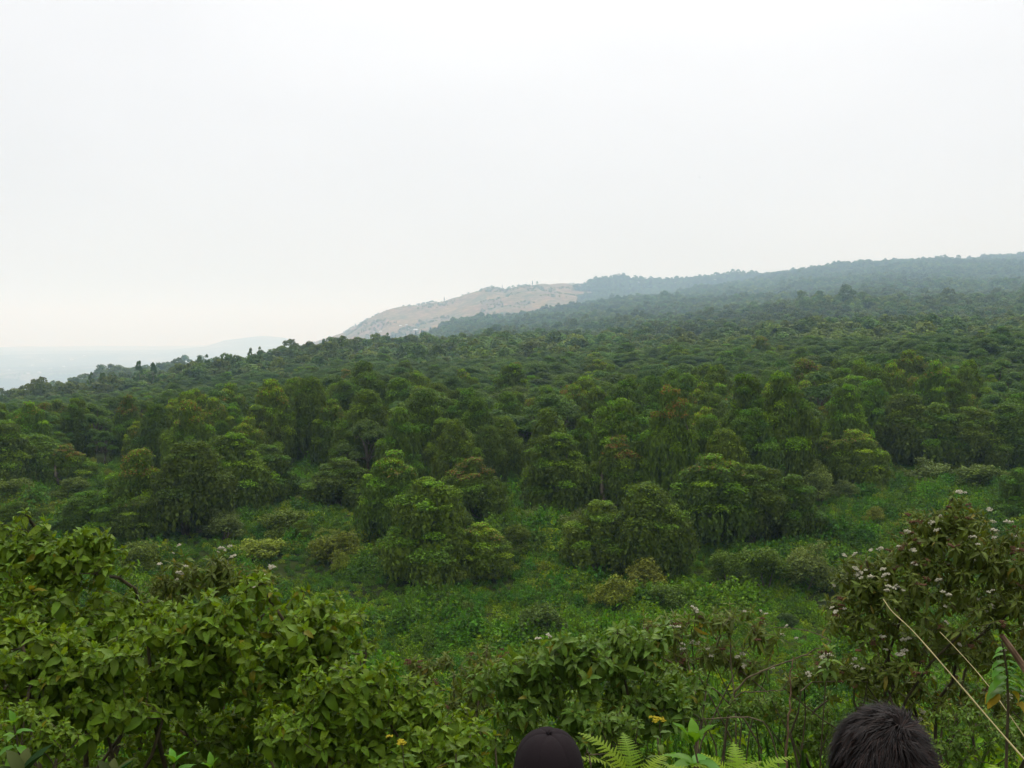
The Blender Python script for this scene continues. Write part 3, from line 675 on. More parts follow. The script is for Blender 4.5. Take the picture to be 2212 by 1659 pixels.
# skyline emergents on the near ridge
for i, (cx, ty) in enumerate([(195, 806), (222, 808), (248, 812), (430, 770), (447, 772), (640, 748), (668, 742), (700, 735), (722, 735), (805, 735), (838, 724), (875, 728), (905, 735), (300, 782), (330, 786), (540, 752), (562, 755)]):
    yb = float(D(np.interp(cx, [0, 200, 440, 640, 860, 1000], [545, 560, 598, 648, 698, 725]))); x = (cx * K - 512) / F * yb; z = float(H(x, yb))
    top = Q(cx, ty - 3, yb)[2]; hh = max(6, top - z)
    plant_tree('umbrella_tree', 'flat-topped tree standing clear of the canopy on the near ridge line', 'tree', UM[i % 6], x, yb, z, random.uniform(0.4, 0.62), hh / 13, i, 'flat-topped trees along the near ridge line')

# conifers and scattered trees on the brown hill
g = np.random.default_rng(55)
for i in range(34):
    cx = g.uniform(905, 1035); by = np.interp(cx, [905, 950, 1035], [726, 712, 694]) + g.uniform(0, 9)
    x, y, z = ground(cx * K, by * K, 1200, 3400)
    plant_tree('conifer', 'dark conifer in the dense strip at the foot of the brown hill', 'tree', CO[i % 3], x, y, z - 1, g.uniform(2.0, 2.8), g.uniform(1.0, 1.5), i, 'dark conifers at the foot of the brown hill')
hp = {0: CO[0], 1: LD[1], 2: LD[2], 3: CO[1]}
def hill_tree(cx, by, k, s, lab, grp, sz=None):
    x, y, z = ground(cx * K, by * K, 1300, 4400)
    plant_tree('hill_tree', lab, 'tree', (LD[1], CO[0], LD[2], LD[3])[k], x, y, z - 1, s * 1.6, s * 1.4, g.uniform(0, 6), grp)
sky_pts = [(700, 722), (712, 719), (768, 704), (872, 665), (885, 660), (905, 652), (925, 649), (960, 646), (1000, 640), (1012, 636), (1040, 632), (1062, 626), (1085, 620), (1100, 617), (1108, 618), (1120, 617), (1135, 616), (1150, 616), (1160, 617),
           (1210, 614), (1220, 613), (1268, 610), (1275, 608), (1290, 607), (1300, 606), (1330, 602), (1345, 600), (1360, 599), (1375, 598), (1390, 599), (1410, 600), (1430, 600), (1450, 598), (1500, 594), (1530, 588), (1560, 586), (1580, 588), (1620, 592)]
for i, (cx, cyy) in enumerate(sky_pts):
    yy = float(D(2985)); x = (cx * K - 512) / F * yy; z = float(H(x, yy))
    plant_tree('hill_tree', 'small hazy tree on the crest of the far brown hill', 'tree', (LD[1], LD[2], CO[0], LD[3], LD[4])[i % 5], x, yy, z - 2, g.uniform(1.3, 3.0), g.uniform(0.9, 2.1), i, 'trees along the crest of the brown hill')
band = [(660 + i * 9 + g.uniform(-4, 4), 748 - i * 0.6 + g.uniform(-4, 3)) for i in range(34)]
for i, (cx, by) in enumerate(band):
    hill_tree(cx, by, (1, 0, 1, 2)[i % 4], g.uniform(0.9, 1.5), 'bluish tree in the hedge-like band along the base of the brown hill', 'trees along the base of the brown hill')
for i in range(16):
    hill_tree(775 + i * 5.5 + g.uniform(-3, 3), 722 - i * 1.6 + g.uniform(-2, 3), (0, 1)[i % 2], g.uniform(0.8, 1.2), 'tree of the small grove on the left shoulder of the brown hill', 'small grove on the brown hill')
scr = []
for i in range(3500):
    cx = g.uniform(720, 1300); by = g.uniform(610, 735)
    yy = g.uniform(float(D(2350)), float(D(2990))); x = (cx * K - 512) / F * yy
    if vnoise(x / 130, yy / 130, 33) < 0.6: continue
    s = g.uniform(0.6, 1.8); scr.append((x, yy, float(H(x, yy)) - 1, s, s * 0.6, g.uniform(0, 6), g.integers(0, 5)))
for (c0, c1, y0, y1, n) in [(0, 330, 5200, 9000, 1600), (0, 330, 9000, 13000, 500)]:
    for i in range(n):
        yy = g.uniform(float(D(y0)), float(D(y1))); cx = g.uniform(-40, 400); x = (cx - 512) / F * yy
        if vnoise(x / 500, yy / 700, 35) < 0.5: continue
        s = g.uniform(2, 5); scr.append((x, yy, float(H(x, yy)) - 2, s, s * 0.5, g.uniform(0, 6), g.integers(0, 5)))
instance_stuff('scrub_vegetation', scr, FARP, 'scattered scrub and tree clumps dotted over the brown hill and the far plain', 'scrub')

# ------------------------------------------------------------------ small houses
M['wall'] = plain_material('mud_wall', (0.42, 0.33, 0.24)); M['roof'] = plain_material('tin_roof', (0.5, 0.5, 0.5), 0.35, 0.5, 0.1); M['dark'] = plain_material('dark_opening', (0.02, 0.02, 0.02))
def house_meshes():
    w_, d_, h_, r_ = 4.5, 3.0, 2.6, 4.2
    wall = pmesh('wall', [(-w_, -d_, -2), (w_, -d_, -2), (w_, d_, -2), (-w_, d_, -2), (-w_, -d_, h_), (w_, -d_, h_), (w_, d_, h_), (-w_, d_, h_), (-w_, 0, r_), (w_, 0, r_)],
                 [(0, 1, 5, 4), (2, 3, 7, 6), (0, 4, 8, 7, 3), (1, 2, 6, 9, 5)], M['wall'], False)
    e = 0.6
    v = [(-w_ - e, -d_ - e, h_ - .3), (w_ + e, -d_ - e, h_ - .3), (w_ + e, 0, r_ + .12), (-w_ - e, 0, r_ + .12), (w_ + e, d_ + e, h_ - .3), (-w_ - e, d_ + e, h_ - .3)]
    v += [(a, b, c - 0.12) for a, b, c in v]
    roof = pmesh('roof', v, [(0, 1, 2, 3), (3, 2, 4, 5), (7, 6, 9, 8), (8, 9, 11, 10), (0, 6, 7, 1), (1, 7, 8, 2), (2, 8, 10, 4), (4, 10, 11, 5), (5, 11, 9, 3), (3, 9, 6, 0)], M['roof'], False)
    door = pmesh('door', [(-.5, -d_ - .03, -.2), (.5, -d_ - .03, -.2), (.5, -d_ - .03, 2), (-.5, -d_ - .03, 2), (-.5, -d_ + .1, -.2), (.5, -d_ + .1, -.2), (.5, -d_ + .1, 2), (-.5, -d_ + .1, 2)], [(0, 1, 2, 3), (0, 4, 5, 1), (3, 2, 6, 7), (0, 3, 7, 4), (1, 5, 6, 2)], M['dark'], False)
    win = pmesh('window', [(-.45, -d_ - .03, 1), (.45, -d_ - .03, 1), (.45, -d_ - .03, 1.8), (-.45, -d_ - .03, 1.8), (-.45, -d_ + .1, 1), (.45, -d_ + .1, 1), (.45, -d_ + .1, 1.8), (-.45, -d_ + .1, 1.8)], [(0, 1, 2, 3), (0, 4, 5, 1), (3, 2, 6, 7), (0, 3, 7, 4), (1, 5, 6, 2)], M['dark'], False)
    return wall, roof, door, win
HM = house_meshes()
def house(cx, by, s, rz, lab, grp=None, y0=1300, y1=4400):
    x, y, z = ground(cx * K, by * K, y0, y1); t = thing('house', lab, 'house', (x, y, z + 0.8), grp, rz); t.scale = (s * 1.1, s * 1.1, s * 1.1)
    ob('wall', HM[0], t); ob('roof', HM[1], t); ob('door', HM[2], t); ob('window', HM[3], t, (2.5, 0, 0)); ob('window', HM[3], t, (-2.5, 0, 0))
for a in [(865, 706, 1.3, 0.1, 'small house with pale roof beside the bare yellow field, leftmost of the upper row'), (878, 704, 1.2, -0.2, 'tiny house just right of the leftmost upper one on the brown hill'),
          (885, 712, 1.3, 0.3, 'house with dark wall below the upper pair on the brown hill'), (898, 715, 1.9, 0.0, 'largest pale-roofed house, nearest the bare yellow field'),
          (822, 718, 1.2, 0.2, 'lone house low on the left shoulder of the brown hill'), (853, 736, 1.4, 0.0, 'white house among the trees at the base of the brown hill')]: house(*a)
for i, (cx, by) in enumerate([(92, 777), (155, 778), (70, 790), (110, 797), (138, 793), (290, 787), (296, 789), (213, 803), (60, 809), (85, 806), (20, 800), (182, 770), (334, 764)]):
    house(cx, by, g.uniform(2.5, 4.5), g.uniform(-.4, .4), 'pale building glinting in the hazy lowland town', 'pale buildings of the lowland town', 4300, 20000)

# ------------------------------------------------------------------ herbs of the clearing
def herb_clump(seed, r=1.3, h=1.2, n=360, size=0.26, base=(0.05, 0.115, 0.02), yellow=0.1):
    g = np.random.default_rng(seed); S = Soup()
    a = g.uniform(0, 6.28, n); q = g.random(n) ** 0.6
    hump = g.uniform(0.6, 1.0) * (1 - 0.55 * q ** 2)
    lv = g.random(n) ** 0.45
    p = np.stack([r * q * np.cos(a), r * q * np.sin(a), h * hump * lv * (0.8 + 0.4 * g.random(n)) + 0.03], 1)
    col = np.array(base) * g.uniform(0.45, 1.6, (n, 1)); m = g.random(n) < yellow; col[m] = col[m] * np.array([1.6, 1.25, 0.8])
    nr = np.stack([np.cos(a) * q, np.sin(a) * q, np.full(n, 1.1)], 1)
    leaf_cards(S, p, nr, size, col, g, 0.62, 0.55)
    # upright shoots
    m = 9; b = np.stack([g.normal(size=m) * r * 0.4, g.normal(size=m) * r * 0.4, np.zeros(m)], 1)
    for k in range(m):
        tp = b[k] + np.array([g.normal() * 0.15, g.normal() * 0.15, h * g.uniform(0.8, 1.35)]); S.tube([b[k], tp], [0.02, 0.01], 3, np.array(base) * 0.7)
        nn = 7; f = g.uniform(0.45, 1, nn)[:, None]; pp = b[k] * (1 - f) + tp * f + g.normal(size=(nn, 3)) * 0.06
        leaf_cards(S, pp, np.tile([0, 0, 1.0], (nn, 1)), size * 1.1, np.array(base) * g.uniform(0.8, 1.5), g, 0.5, 0.8)
    return S.mesh('leafy_herb', M['herb'])
HC = [herb_clump(600 + i, h=(1.2, 0.9, 1.5, 1.1)[i], base=((0.070, 0.158, 0.003), (0.092, 0.168, 0.003), (0.044, 0.112, 0.004), (0.112, 0.168, 0.004))[i], yellow=(0.02, 0.05, 0.02, 0.10)[i]) for i in range(4)]
HN = [herb_clump(650 + i, r=0.55, h=0.6, n=260, size=0.075, base=((0.058, 0.150, 0.004), (0.078, 0.155, 0.005), (0.045, 0.11, 0.006))[i], yellow=0.05) for i in range(3)]
HP = {}
for i, me in enumerate(HC):
    x, y, z = ground((900 + 60 * i) * K, (1290 + 20 * i) * K); o = tag(ob('leafy_herb', me, None, (x, y, z)), ('deep green herb clump in the open carpet left of the straggly shrub', 'yellow-flecked herb clump in the open carpet above the straggly shrub', 'tall dark herb clump in the open carpet before the right bushes', 'pale yellowish herb clump in the open carpet beside the right flowering shrub')[i], 'herb', 'herb clumps of the clearing'); HP[i] = o
for i, me in enumerate(HN):
    x, y = 2.2 + i * 1.5, 15.0 + i; o = tag(ob('leafy_herb', me, None, (x, y, float(H(x, y)))), ('low green herb clump on the bank under the cool green shrub', 'yellowish small-leaved herb clump under the straggly shrub', 'dull green herb clump on the bank above the ferns')[i], 'herb', 'small herbs of the near bank'); HP[4 + i] = o
X, Y = scatter(42, 222, 1.05); Z = H(X, Y); ok = in_clearing(X, Y) | (Y < 175); X, Y, Z = X[ok], Y[ok], Z[ok]; n = len(X)
s = 0.85 * rng.uniform(0.6, 1.35, n) * (0.35 + 1.6 * vnoise(X / 5, Y / 5, 41) ** 1.6); idx = np.clip((vnoise(X / 14, Y / 14, 42) * 4 + rng.normal(size=n) * 0.7), 0, 3).astype(int)
hA = np.stack([X, Y, Z - 0.1, s, s * rng.uniform(0.75, 1.3, n), rng.uniform(0, 6.28, n), idx], 1)
X, Y = scatter(5.5, 46, 0.46, -120, 1144); ud = 512 + F * X / Y; ok = ~((ud < 420) & (Y < 20) & (rng.random(len(X)) < 0.93)); X, Y = X[ok], Y[ok]; Z = H(X, Y); n = len(X); s = rng.uniform(0.7, 1.6, n) * (0.7 + 1.0 * vnoise(X / 1.7, Y / 1.7, 43)) * np.interp(Y, [7, 10, 18], [0.55, 0.8, 1.3])
hB = np.stack([X, Y, Z - 0.05, s, s * rng.uniform(0.8, 1.4, n), rng.uniform(0, 6.28, n), 4 + rng.integers(0, 3, n)], 1)
print('herbs', len(hA), len(hB))
instance_stuff('ground_cover', np.concatenate([hA, hB]), HP, 'dense green carpet of leafy herbs filling the clearing and the near bank', 'undergrowth')

# ------------------------------------------------------------------ hero leaves
def leaf_mesh(name, mat, ratio=0.4, droop=0.35, fold=0.25, wave=0.03, seed=0, seg=7, tip=0.75):
    """unit length leaf along +Y, face up +Z, arching down"""
    g = np.random.default_rng(seed); vs_, fs = [], []
    for i in range(seg + 1):
        s = i / seg; wdt = ratio * 0.5 * (math.sin(math.pi * min(1, s ** tip)) ** 0.85) if 0 < i < seg else (0.012 if i == 0 else 0.004)
        ang = droop * s * 1.6; y = math.sin(min(ang, 3)) / (droop * 1.6 + 1e-6) if droop > 0.01 else s
        z = -(1 - math.cos(ang)) / (droop * 1.6 + 1e-6) if droop > 0.01 else 0
        for sd in (-1, 0, 1):
            e = wdt * sd * (1 + 0.12 * g.normal()) if 0 < i < seg else wdt * sd
            vs_.append((e, y, z + abs(sd) * wdt * fold * 2 + (wave * g.normal() if sd and 0 < i < seg else 0)))
    for i in range(seg):
        a = i * 3
        fs += [(a, a + 1, a + 4, a + 3), (a + 1, a + 2, a + 5, a + 4)]
    me = pmesh(name, vs_, fs, mat, True)
    return me
def leafset(mat, ratio, **kw):
    return [leaf_mesh('leaf', M[mat], ratio * r, d, f, seed=i, **kw) for i, (d, f, r) in enumerate([(0.25, 0.2, 1.0), (0.5, 0.25, 0.95), (0.8, 0.2, 1.05), (1.1, 0.3, 0.9), (0.6, 0.4, 0.8)])]
LS = {'a': leafset('leaf_a', 0.46), 'b': leafset('leaf_b', 0.36), 'c': leafset('leaf_c', 0.25), 'd': leafset('leaf_d', 0.42), 's': leafset('leaf_b', 0.4), 'n': leafset('leaf_n', 0.19)}
_arr = {}
def leaf_arrays(me):
    if me.name not in _arr:
        v = np.empty(len(me.vertices) * 3, np.float32); me.vertices.foreach_get('co', v)
        f = np.array([p.vertices[:] for p in me.polygons]); _arr[me.name] = (v.reshape(-1, 3).astype(float), f)
    return _arr[me.name]

def join_leaves(name, items, mat, parent, label=None):
    """items: (mesh, 3x4 matrix array) -> one mesh"""
    V, Fc, R_ = [], [], []; off = 0
    for me, mt in items:
        v, f = leaf_arrays(me); V.append(v @ mt[:3, :3].T + mt[:3, 3]); Fc.append(f + off); off += len(v); R_.append(np.full(len(v), random.random()))
    v = np.concatenate(V); q = np.concatenate(Fc); me = bpy.data.meshes.new(name)
    me.vertices.add(len(v)); me.vertices.foreach_set('co', v.ravel().astype(np.float32))
    me.loops.add(q.size); me.loops.foreach_set('vertex_index', q.ravel().astype(np.int32))
    me.polygons.add(len(q)); me.polygons.foreach_set('loop_start', np.arange(len(q), dtype=np.int32) * 4); me.polygons.foreach_set('use_smooth', np.full(len(q), True))
    at = me.attributes.new('rnd', 'FLOAT', 'POINT'); at.data.foreach_set('value', np.concatenate(R_).astype(np.float32))
    me.materials.append(mat); me.update(calc_edges=True)
    o = ob(name, me, parent); o['kind'] = 'stuff'
    return o

def frame_of(d, upv):
    d = unit(np.asarray(d, float)); x = np.cross(d, upv); x = unit(x); z = np.cross(x, d)
    return np.stack([x, d, z], 1)          # columns: x, y(along leaf), z(face)

def rosette(c, axis, L_, meshes, g, n=11, hang=0.5, spread=1.0):
    """leaves round a shoot tip; outer ones older, longer and drooping"""
    axis = unit(np.asarray(axis, float)); ref = np.array([1.0, 0, 0]) if abs(axis[0]) < 0.8 else np.array([0, 1.0, 0])
    a = unit(np.cross(axis, ref)); b = np.cross(axis, a); res = []; ph = g.uniform(0, 6.28)
    for i in range(n):
        f = (i + 0.5) / n; th = ph + i * 2.399 + g.normal() * 0.2
        el = (1.15 - 1.25 * f) - hang * f * f * 1.1 + g.normal() * 0.15
        d = (a * math.cos(th) + b * math.sin(th)) * math.cos(el) * spread + axis * math.sin(el)
        if f > 0.5: d = d + np.array([0, 0, -hang * (f - 0.35) * 1.1])
        d = unit(d); R = frame_of(d, axis + 0.25 * g.normal(size=3))
        s = L_ * (0.45 + 0.75 * f) * g.uniform(0.8, 1.15) * (0.9 if f < 0.9 else 0.8)
        me = meshes[0 if f < 0.25 else int(g.integers(1, 4)) if f < 0.8 else int(g.integers(2, 5))]
        pos = np.asarray(c) - axis * (f * L_ * 0.55)
        mt = np.eye(4); mt[:3, :3] = R * s; mt[:3, 3] = pos
        res.append((me, mt, s))
    return res

def flower_head_mesh(name, mat, seed, n=26, r=0.055, bead=0.012):
    g = np.random.default_rng(seed); vs_, fs = [], []
    for k in range(n):
        d = unit(g.normal(size=3)); d[2] = abs(d[2]) * 0.6 + 0.1; c = d * r * g.uniform(0.4, 1.0); s = bead * g.uniform(0.7, 1.4); o = len(vs_)
        for q in [(s, 0, 0), (-s, 0, 0), (0, s, 0), (0, -s, 0), (0, 0, s), (0, 0, -s)]: vs_.append(tuple(c + np.array(q)))
        fs += [(o, o + 2, o + 4), (o + 2, o + 1, o + 4), (o + 1, o + 3, o + 4), (o + 3, o, o + 4), (o + 2, o, o + 5), (o + 1, o + 2, o + 5), (o + 3, o + 1, o + 5), (o, o + 3, o + 5)]
    return pmesh(name, vs_, fs, mat, False)
FW = [flower_head_mesh('flower_head', M['flower_w'], i) for i in range(3)]
FR = [flower_head_mesh('seed_head', M['flower_r'], 10 + i) for i in range(2)]
FY = [flower_head_mesh('flower_head', M['flower_y'], 20 + i, 18, 0.04, 0.01) for i in range(2)]

def shrub(name, label, ells, base_px, depth, leafkey, L_, nros, seed, leafmat, cat='shrub', hang=0.5, nl=11, flowers=(), budget=300, stems=6, inner=0.35, stem_mat='stem', stem_r=0.03, low=0.25, group=None, face=0.8):
    """ells: (cx, cy, rx, ry) in the 2212 px view [+ depth offset]; rosettes sit on these domes"""
    g = np.random.default_rng(seed); sc = K * depth / F
    bx = Q(base_px, 1200, depth)[0]; bz = float(H(bx, depth)); root = thing(name, label, cat, (bx, depth, bz), group); org = np.array([bx, depth, bz])
    area = sum(e[2] * e[3] for e in ells); tips = []
    for e in ells:
        cx, cyp, rx, ry = e[:4]; dy = e[4] if len(e) > 4 else 0.0
        c = Q(cx, cyp, depth + dy); R3 = np.array([rx * sc, max(rx, ry) * sc * 0.85, ry * sc]); k = int(nros * rx * ry / area)
        for _ in range(k):
            d = unit(g.normal(size=3))
            if d[2] < -low: d[2] *= -1
            if d[1] > 0.3 and g.random() < face: d[1] *= -1
            f = g.uniform(0.45, 0.85) if g.random() < inner else g.uniform(0.88, 1.08)
            tips.append((c + d * R3 * f * (1 + 0.1 * g.normal()), unit(d * np.array([1, 1, 0.8]) + np.array([0, 0, 0.9]) + 0.25 * g.normal(size=3)), f))
    tips = [t for t in tips if t[0][2] > float(H(t[0][0], t[0][1])) + 0.15]
    leaves = []
    for p, ax, f in tips:
        for me, mt, s in rosette(p, ax, L_ * g.uniform(0.62, 1.2), LS[leafkey], g, int(nl + g.integers(-2, 3)), hang):
            # rank: how large and how exposed to the viewer
            leaves.append((s * (1.6 if f > 0.86 else 0.7) * (1.25 - 0.25 * np.sign(ax[1])) + 0.2 * mt[2, 3] * 0.02, me, mt))
    leaves.sort(key=lambda q: -q[0])
    loc = np.eye(4); loc[:3, 3] = -org
    for _, me, mt in leaves[:budget]:
        o = bpy.data.objects.new('leaf', me); COL.objects.link(o); o.parent = root
        o.matrix_local = Matrix((loc @ mt).tolist())
    if len(leaves) > budget: join_leaves('foliage', [(me, loc @ mt) for _, me, mt in leaves[budget:]], M[leafmat], root)
    # stems
    P_ = np.array([t[0] for t in tips]) - org; mains = []
    # spread main stems over the crown
    sel = [int(np.argmax(P_[:, 2]))]
    while len(sel) < min(stems, len(P_)):
        dd = np.min([np.linalg.norm((P_ - P_[k]) * np.array([1, 1, 0.6]), axis=1) for k in sel], axis=0); sel.append(int(np.argmax(dd)))
    for k in sel:
        b0 = np.array([g.normal() * 0.12 + P_[k][0] * 0.35, g.normal() * 0.15, 0.0]); b0[2] = float(H(b0[0] + bx, b0[1] + depth)) - bz - 0.1; pts = bend(b0, P_[k] - np.array([0, 0, 0.06]), 9, g, 0.13, -0.0); pts[1:-1] += g.normal(size=(7, 3)) * 0.035
        mains.append(pts); S = Soup(); S.tube(pts, np.linspace(stem_r, stem_r * 0.35, 9), 7); ob('stem', S.mesh('stem', M[stem_mat], True), root)
    S = Soup(); nodes = np.concatenate([m[3:] for m in mains]); nr = np.concatenate([np.linspace(stem_r, stem_r * 0.35, 9)[3:] for m in mains])
    d0 = [np.linalg.norm(nodes - p, axis=1).min() for p in P_]
    for j in np.argsort(d0):
        p = P_[j]; dv = p - nodes; L1 = np.linalg.norm(dv, axis=1) + 1.2 * np.maximum(0, 0.1 - dv[:, 2]) + 0.02
        k = int(np.argmin(L1)); s0 = nodes[k]; L0 = np.linalg.norm(p - s0)
        if L0 < 0.03: continue
        pts = bend(s0, p, 5, g, 0.08, 0.06 * L0); r0 = min(nr[k] * 0.7, 0.006 + 0.012 * L0)
        S.tube(pts, np.linspace(r0, 0.0045, 5), 4); nodes = np.vstack([nodes, pts[1:4]]); nr = np.append(nr, [r0 * 0.85, r0 * 0.7, r0 * 0.55])
    tw = ob('twigs', S.mesh('twigs', M[stem_mat], True), root); tw['kind'] = 'stuff'
    for kind, prob, up in flowers:
        ms = {'w': FW, 'r': FR, 'y': FY}[kind]; cnt = 0
        for (p, ax, f) in tips:
            if f > 0.86 and g.random() < prob and cnt < 160:
                for q in range(int(g.integers(1, 4))):
                    o = ob('flower_head' if kind != 'r' else 'seed_head', ms[int(g.integers(0, len(ms)))], root, p - org + ax * up + g.normal(size=3) * 0.05, (g.normal() * .3, g.normal() * .3, g.uniform(0, 6)))
                    s_ = g.uniform(0.45, 0.95); o.scale = (s_, s_, s_); cnt += 1
    return root

shrub('leafy_shrub', 'tall broad-leaved shrub rising at the left edge, its top leaves pale and upright',
      [(60, 1225, 130, 105), (190, 1215, 85, 85), (-60, 1250, 120, 110), (90, 1340, 190, 90, -0.3), (270, 1330, 100, 60, 0.2), (330, 1370, 110, 60)], 60, 12.5, 'a', 0.215, 360, 11, 'leaf_a', stems=7, stem_r=0.05)
shrub('leafy_shrub', 'large domed shrub with big drooping leaves, in the middle of the left thicket',
      [(560, 1370, 190, 110), (420, 1390, 120, 105), (700, 1410, 120, 120, 0.2), (560, 1480, 220, 110, 0.2), (370, 1480, 130, 90), (480, 1560, 260, 70, 0.9), (640, 1560, 180, 80, 0.5), (330, 1640, 330, 60, 0.9), (700, 1650, 230, 50, 0.7)], 560, 11.0, 'a', 0.215, 680, 12, 'leaf_a', stems=9, stem_r=0.045, hang=0.7)
shrub('leafy_shrub', 'dense shrub with broad pointed leaves below the tall one at the left edge',
      [(60, 1430, 140, 90), (210, 1450, 130, 90), (-60, 1460, 100, 90), (120, 1520, 220, 70), (260, 1530, 130, 60, 1.0)], 120, 10.0, 'a', 0.21, 310, 13, 'leaf_a', stems=8, stem_r=0.04, hang=0.6)
shrub('flowering_shrub', 'dark narrow-leaved shrub with pale pinkish flower heads, between the two left shrubs',
      [(450, 1240, 90, 50), (545, 1265, 75, 45), (380, 1280, 80, 45)], 460, 15.0, 'c', 0.26, 80, 14, 'leaf_c', stems=6, hang=0.8, nl=13, flowers=(('w', 0.22, 0.08),), stem_r=0.035)
shrub('leafy_shrub', 'low yellowish-green shrub sloping down towards the capped head',
      [(760, 1500, 110, 80), (880, 1530, 100, 75, 0.3), (680, 1590, 130, 80), (960, 1600, 120, 60), (830, 1620, 160, 60)], 800, 8.6, 'a', 0.17, 240, 15, 'leaf_a', stems=9, hang=0.4, stem_r=0.025)
shrub('leafy_shrub', 'cool green shrub with whorls of long drooping leaves behind the capped head',
      [(1250, 1432, 130, 80), (1375, 1412, 110, 75), (1130, 1462, 110, 62), (1240, 1530, 180, 80), (1400, 1530, 100, 80), (1240, 1610, 240, 70, 0.4), (1450, 1520, 90, 80, 0.4)], 1270, 11.5, 'b', 0.24, 330, 16, 'leaf_b', stems=9, hang=0.8, nl=12, flowers=(('w', 0.04, 0.08),), stem_r=0.03)
shrub('leafy_shrub', 'fine-leaved olive shrub with rusty tips left of the cool green one',
      [(1060, 1450, 80, 50), (1010, 1520, 80, 50), (930, 1440, 60, 40, 1.0)], 1040, 13.5, 'c', 0.2, 90, 17, 'leaf_c', stems=7, hang=0.5, flowers=(('r', 0.12, 0.05),), stem_mat='dry', stem_r=0.02)
shrub('straggly_shrub', 'straggly half-bare shrub with hanging narrow leaves, white tufts and rusty seed heads',
      [(1450, 1350, 70, 40), (1560, 1330, 80, 35), (1640, 1370, 60, 40), (1480, 1420, 60, 40), (1560, 1410, 60, 40), (1400, 1390, 50, 35), (1620, 1440, 50, 30)], 1580, 14.0, 'n', 0.3, 80, 18, 'leaf_n', stems=11, hang=1.3, nl=12, flowers=(('w', 0.25, 0.06), ('r', 0.4, -0.1)), stem_mat='dry', stem_r=0.02, low=0.1)
shrub('flowering_shrub', 'big round shrub at the right with brownish leaves and many pale flower clusters',
      [(2040, 1125, 80, 62), (1865, 1280, 75, 62), (2030, 1190, 120, 80), (1920, 1250, 110, 80), (2150, 1230, 120, 100), (2020, 1300, 190, 110), (2210, 1320, 130, 100), (1860, 1340, 90, 60), (1990, 1400, 160, 70), (2150, 1400, 130, 60, 0.5), (1900, 1480, 120, 50, 0.4), (2060, 1500, 150, 60, 0.6)], 2060, 13.0, 'c', 0.22, 680, 19, 'leaf_c', stems=14, hang=0.8, nl=11, flowers=(('w', 0.15, 0.05), ('r', 0.2, 0.0)), stem_r=0.035, low=0.25)
shrub('flowering_shrub', 'lower sprays of brownish leaves with white tufts left of the big round shrub',
      [(1790, 1440, 70, 40), (1900, 1450, 70, 40), (1720, 1470, 40, 25)], 1900, 12.5, 'c', 0.22, 56, 20, 'leaf_c', stems=7, hang=0.9, nl=11, flowers=(('w', 0.25, 0.05), ('r', 0.25, 0.0)), stem_r=0.02)
shrub('leafy_shrub', 'small bright-leaved shrub in the bottom left corner',
      [(40, 1560, 70, 40), (110, 1600, 70, 50), (20, 1630, 80, 40)], 50, 7.6, 'a', 0.13, 60, 21, 'leaf_a', stems=5, hang=0.3, stem_r=0.015)
shrub('leafy_shrub', 'little dull green shrub right beside the capped head',
      [(1330, 1570, 60, 40), (1290, 1590, 40, 30)], 1320, 8.5, 'b', 0.14, 26, 22, 'leaf_b', stems=5, hang=0.5, stem_r=0.012)
shrub('leafy_shrub', 'fine green shrub filling the bank left of the dark-haired head',
      [(1720, 1560, 90, 50), (1640, 1530, 80, 40), (1760, 1610, 60, 50)], 1700, 13.0, 's', 0.11, 150, 23, 'leaf_b', stems=7, hang=0.3, nl=10, stem_r=0.015)
shrub('leafy_shrub', 'fine green shrub on the bank right of the dark-haired head',
      [(2090, 1560, 70, 45), (2170, 1600, 70, 50), (2060, 1630, 50, 40)], 2110, 10.0, 's', 0.09, 130, 24, 'leaf_b', stems=7, hang=0.3, nl=10, stem_r=0.012)

# ------------------------------------------------------------------ single plants in the near foreground
def tube_ob(name, pts, rad, mat, parent=None, sides=7, org=None):
    S = Soup(); pts = np.asarray(pts, float); S.tube(pts - (0 if org is None else org), rad, sides); return ob(name, S.mesh(name, M[mat], True), parent)
def leaf_ob(parent, org, me, pos, d, upv, s, name='leaf'):
    mt = np.eye(4); mt[:3, :3] = frame_of(d, upv) * s; mt[:3, 3] = np.asarray(pos) - org
    o = ob(name, me, parent); o.matrix_local = Matrix(mt.tolist()); return o

# bright broad-leaved plant
def broad_plant(cx, ty, depth, s, lab, leafkey='d', seed=0, n=12, rows=4, name='broadleaf_plant'):
    g = np.random.default_rng(seed); tp = Q(cx, ty, depth); base = np.array([tp[0], depth, float(H(tp[0], depth))])
    root = thing(name, lab, 'plant', base); pts = bend(base, tp - np.array([0, 0, s * 0.5]), 7, g, 0.03); tube_ob('stem', pts, np.linspace(0.012, 0.006, 7), 'stem', root, 6, base)
    for r in range(rows):
        c = tp - np.array([0, 0, s * (0.45 + 0.55 * r)])
        k = n // rows
        for i in range(k):
            th = i * 6.283 / k + r * 0.8 + g.normal() * 0.2; el = (1.0, 0.45, 0.15, -0.1, -0.2)[min(r, 4)] + g.normal() * 0.12
            leaf_ob(root, base, LS[leafkey][min(3, r + int(g.integers(0, 2)))], c, (math.cos(th) * math.cos(el), math.sin(th) * math.cos(el), math.sin(el)), np.array([0, 0, 1.0]), s * g.uniform(0.85, 1.1) * (0.75 + 0.15 * r))
broad_plant(1500, 1565, 6.0, 0.26, 'bright green broad-leaved plant beside the ferns', seed=3, n=16)
broad_plant(375, 1625, 6.0, 0.15, 'lime plant with crinkled leaves in front of the dark hollow', 'd', 4, 14)
broad_plant(455, 1640, 6.2, 0.13, 'second small lime plant right of the crinkled one', 'd', 5, 12)
broad_plant(30, 1545, 7.0, 0.15, 'bright pointed-leaved sprig at the left edge', 'd', 6, 14)
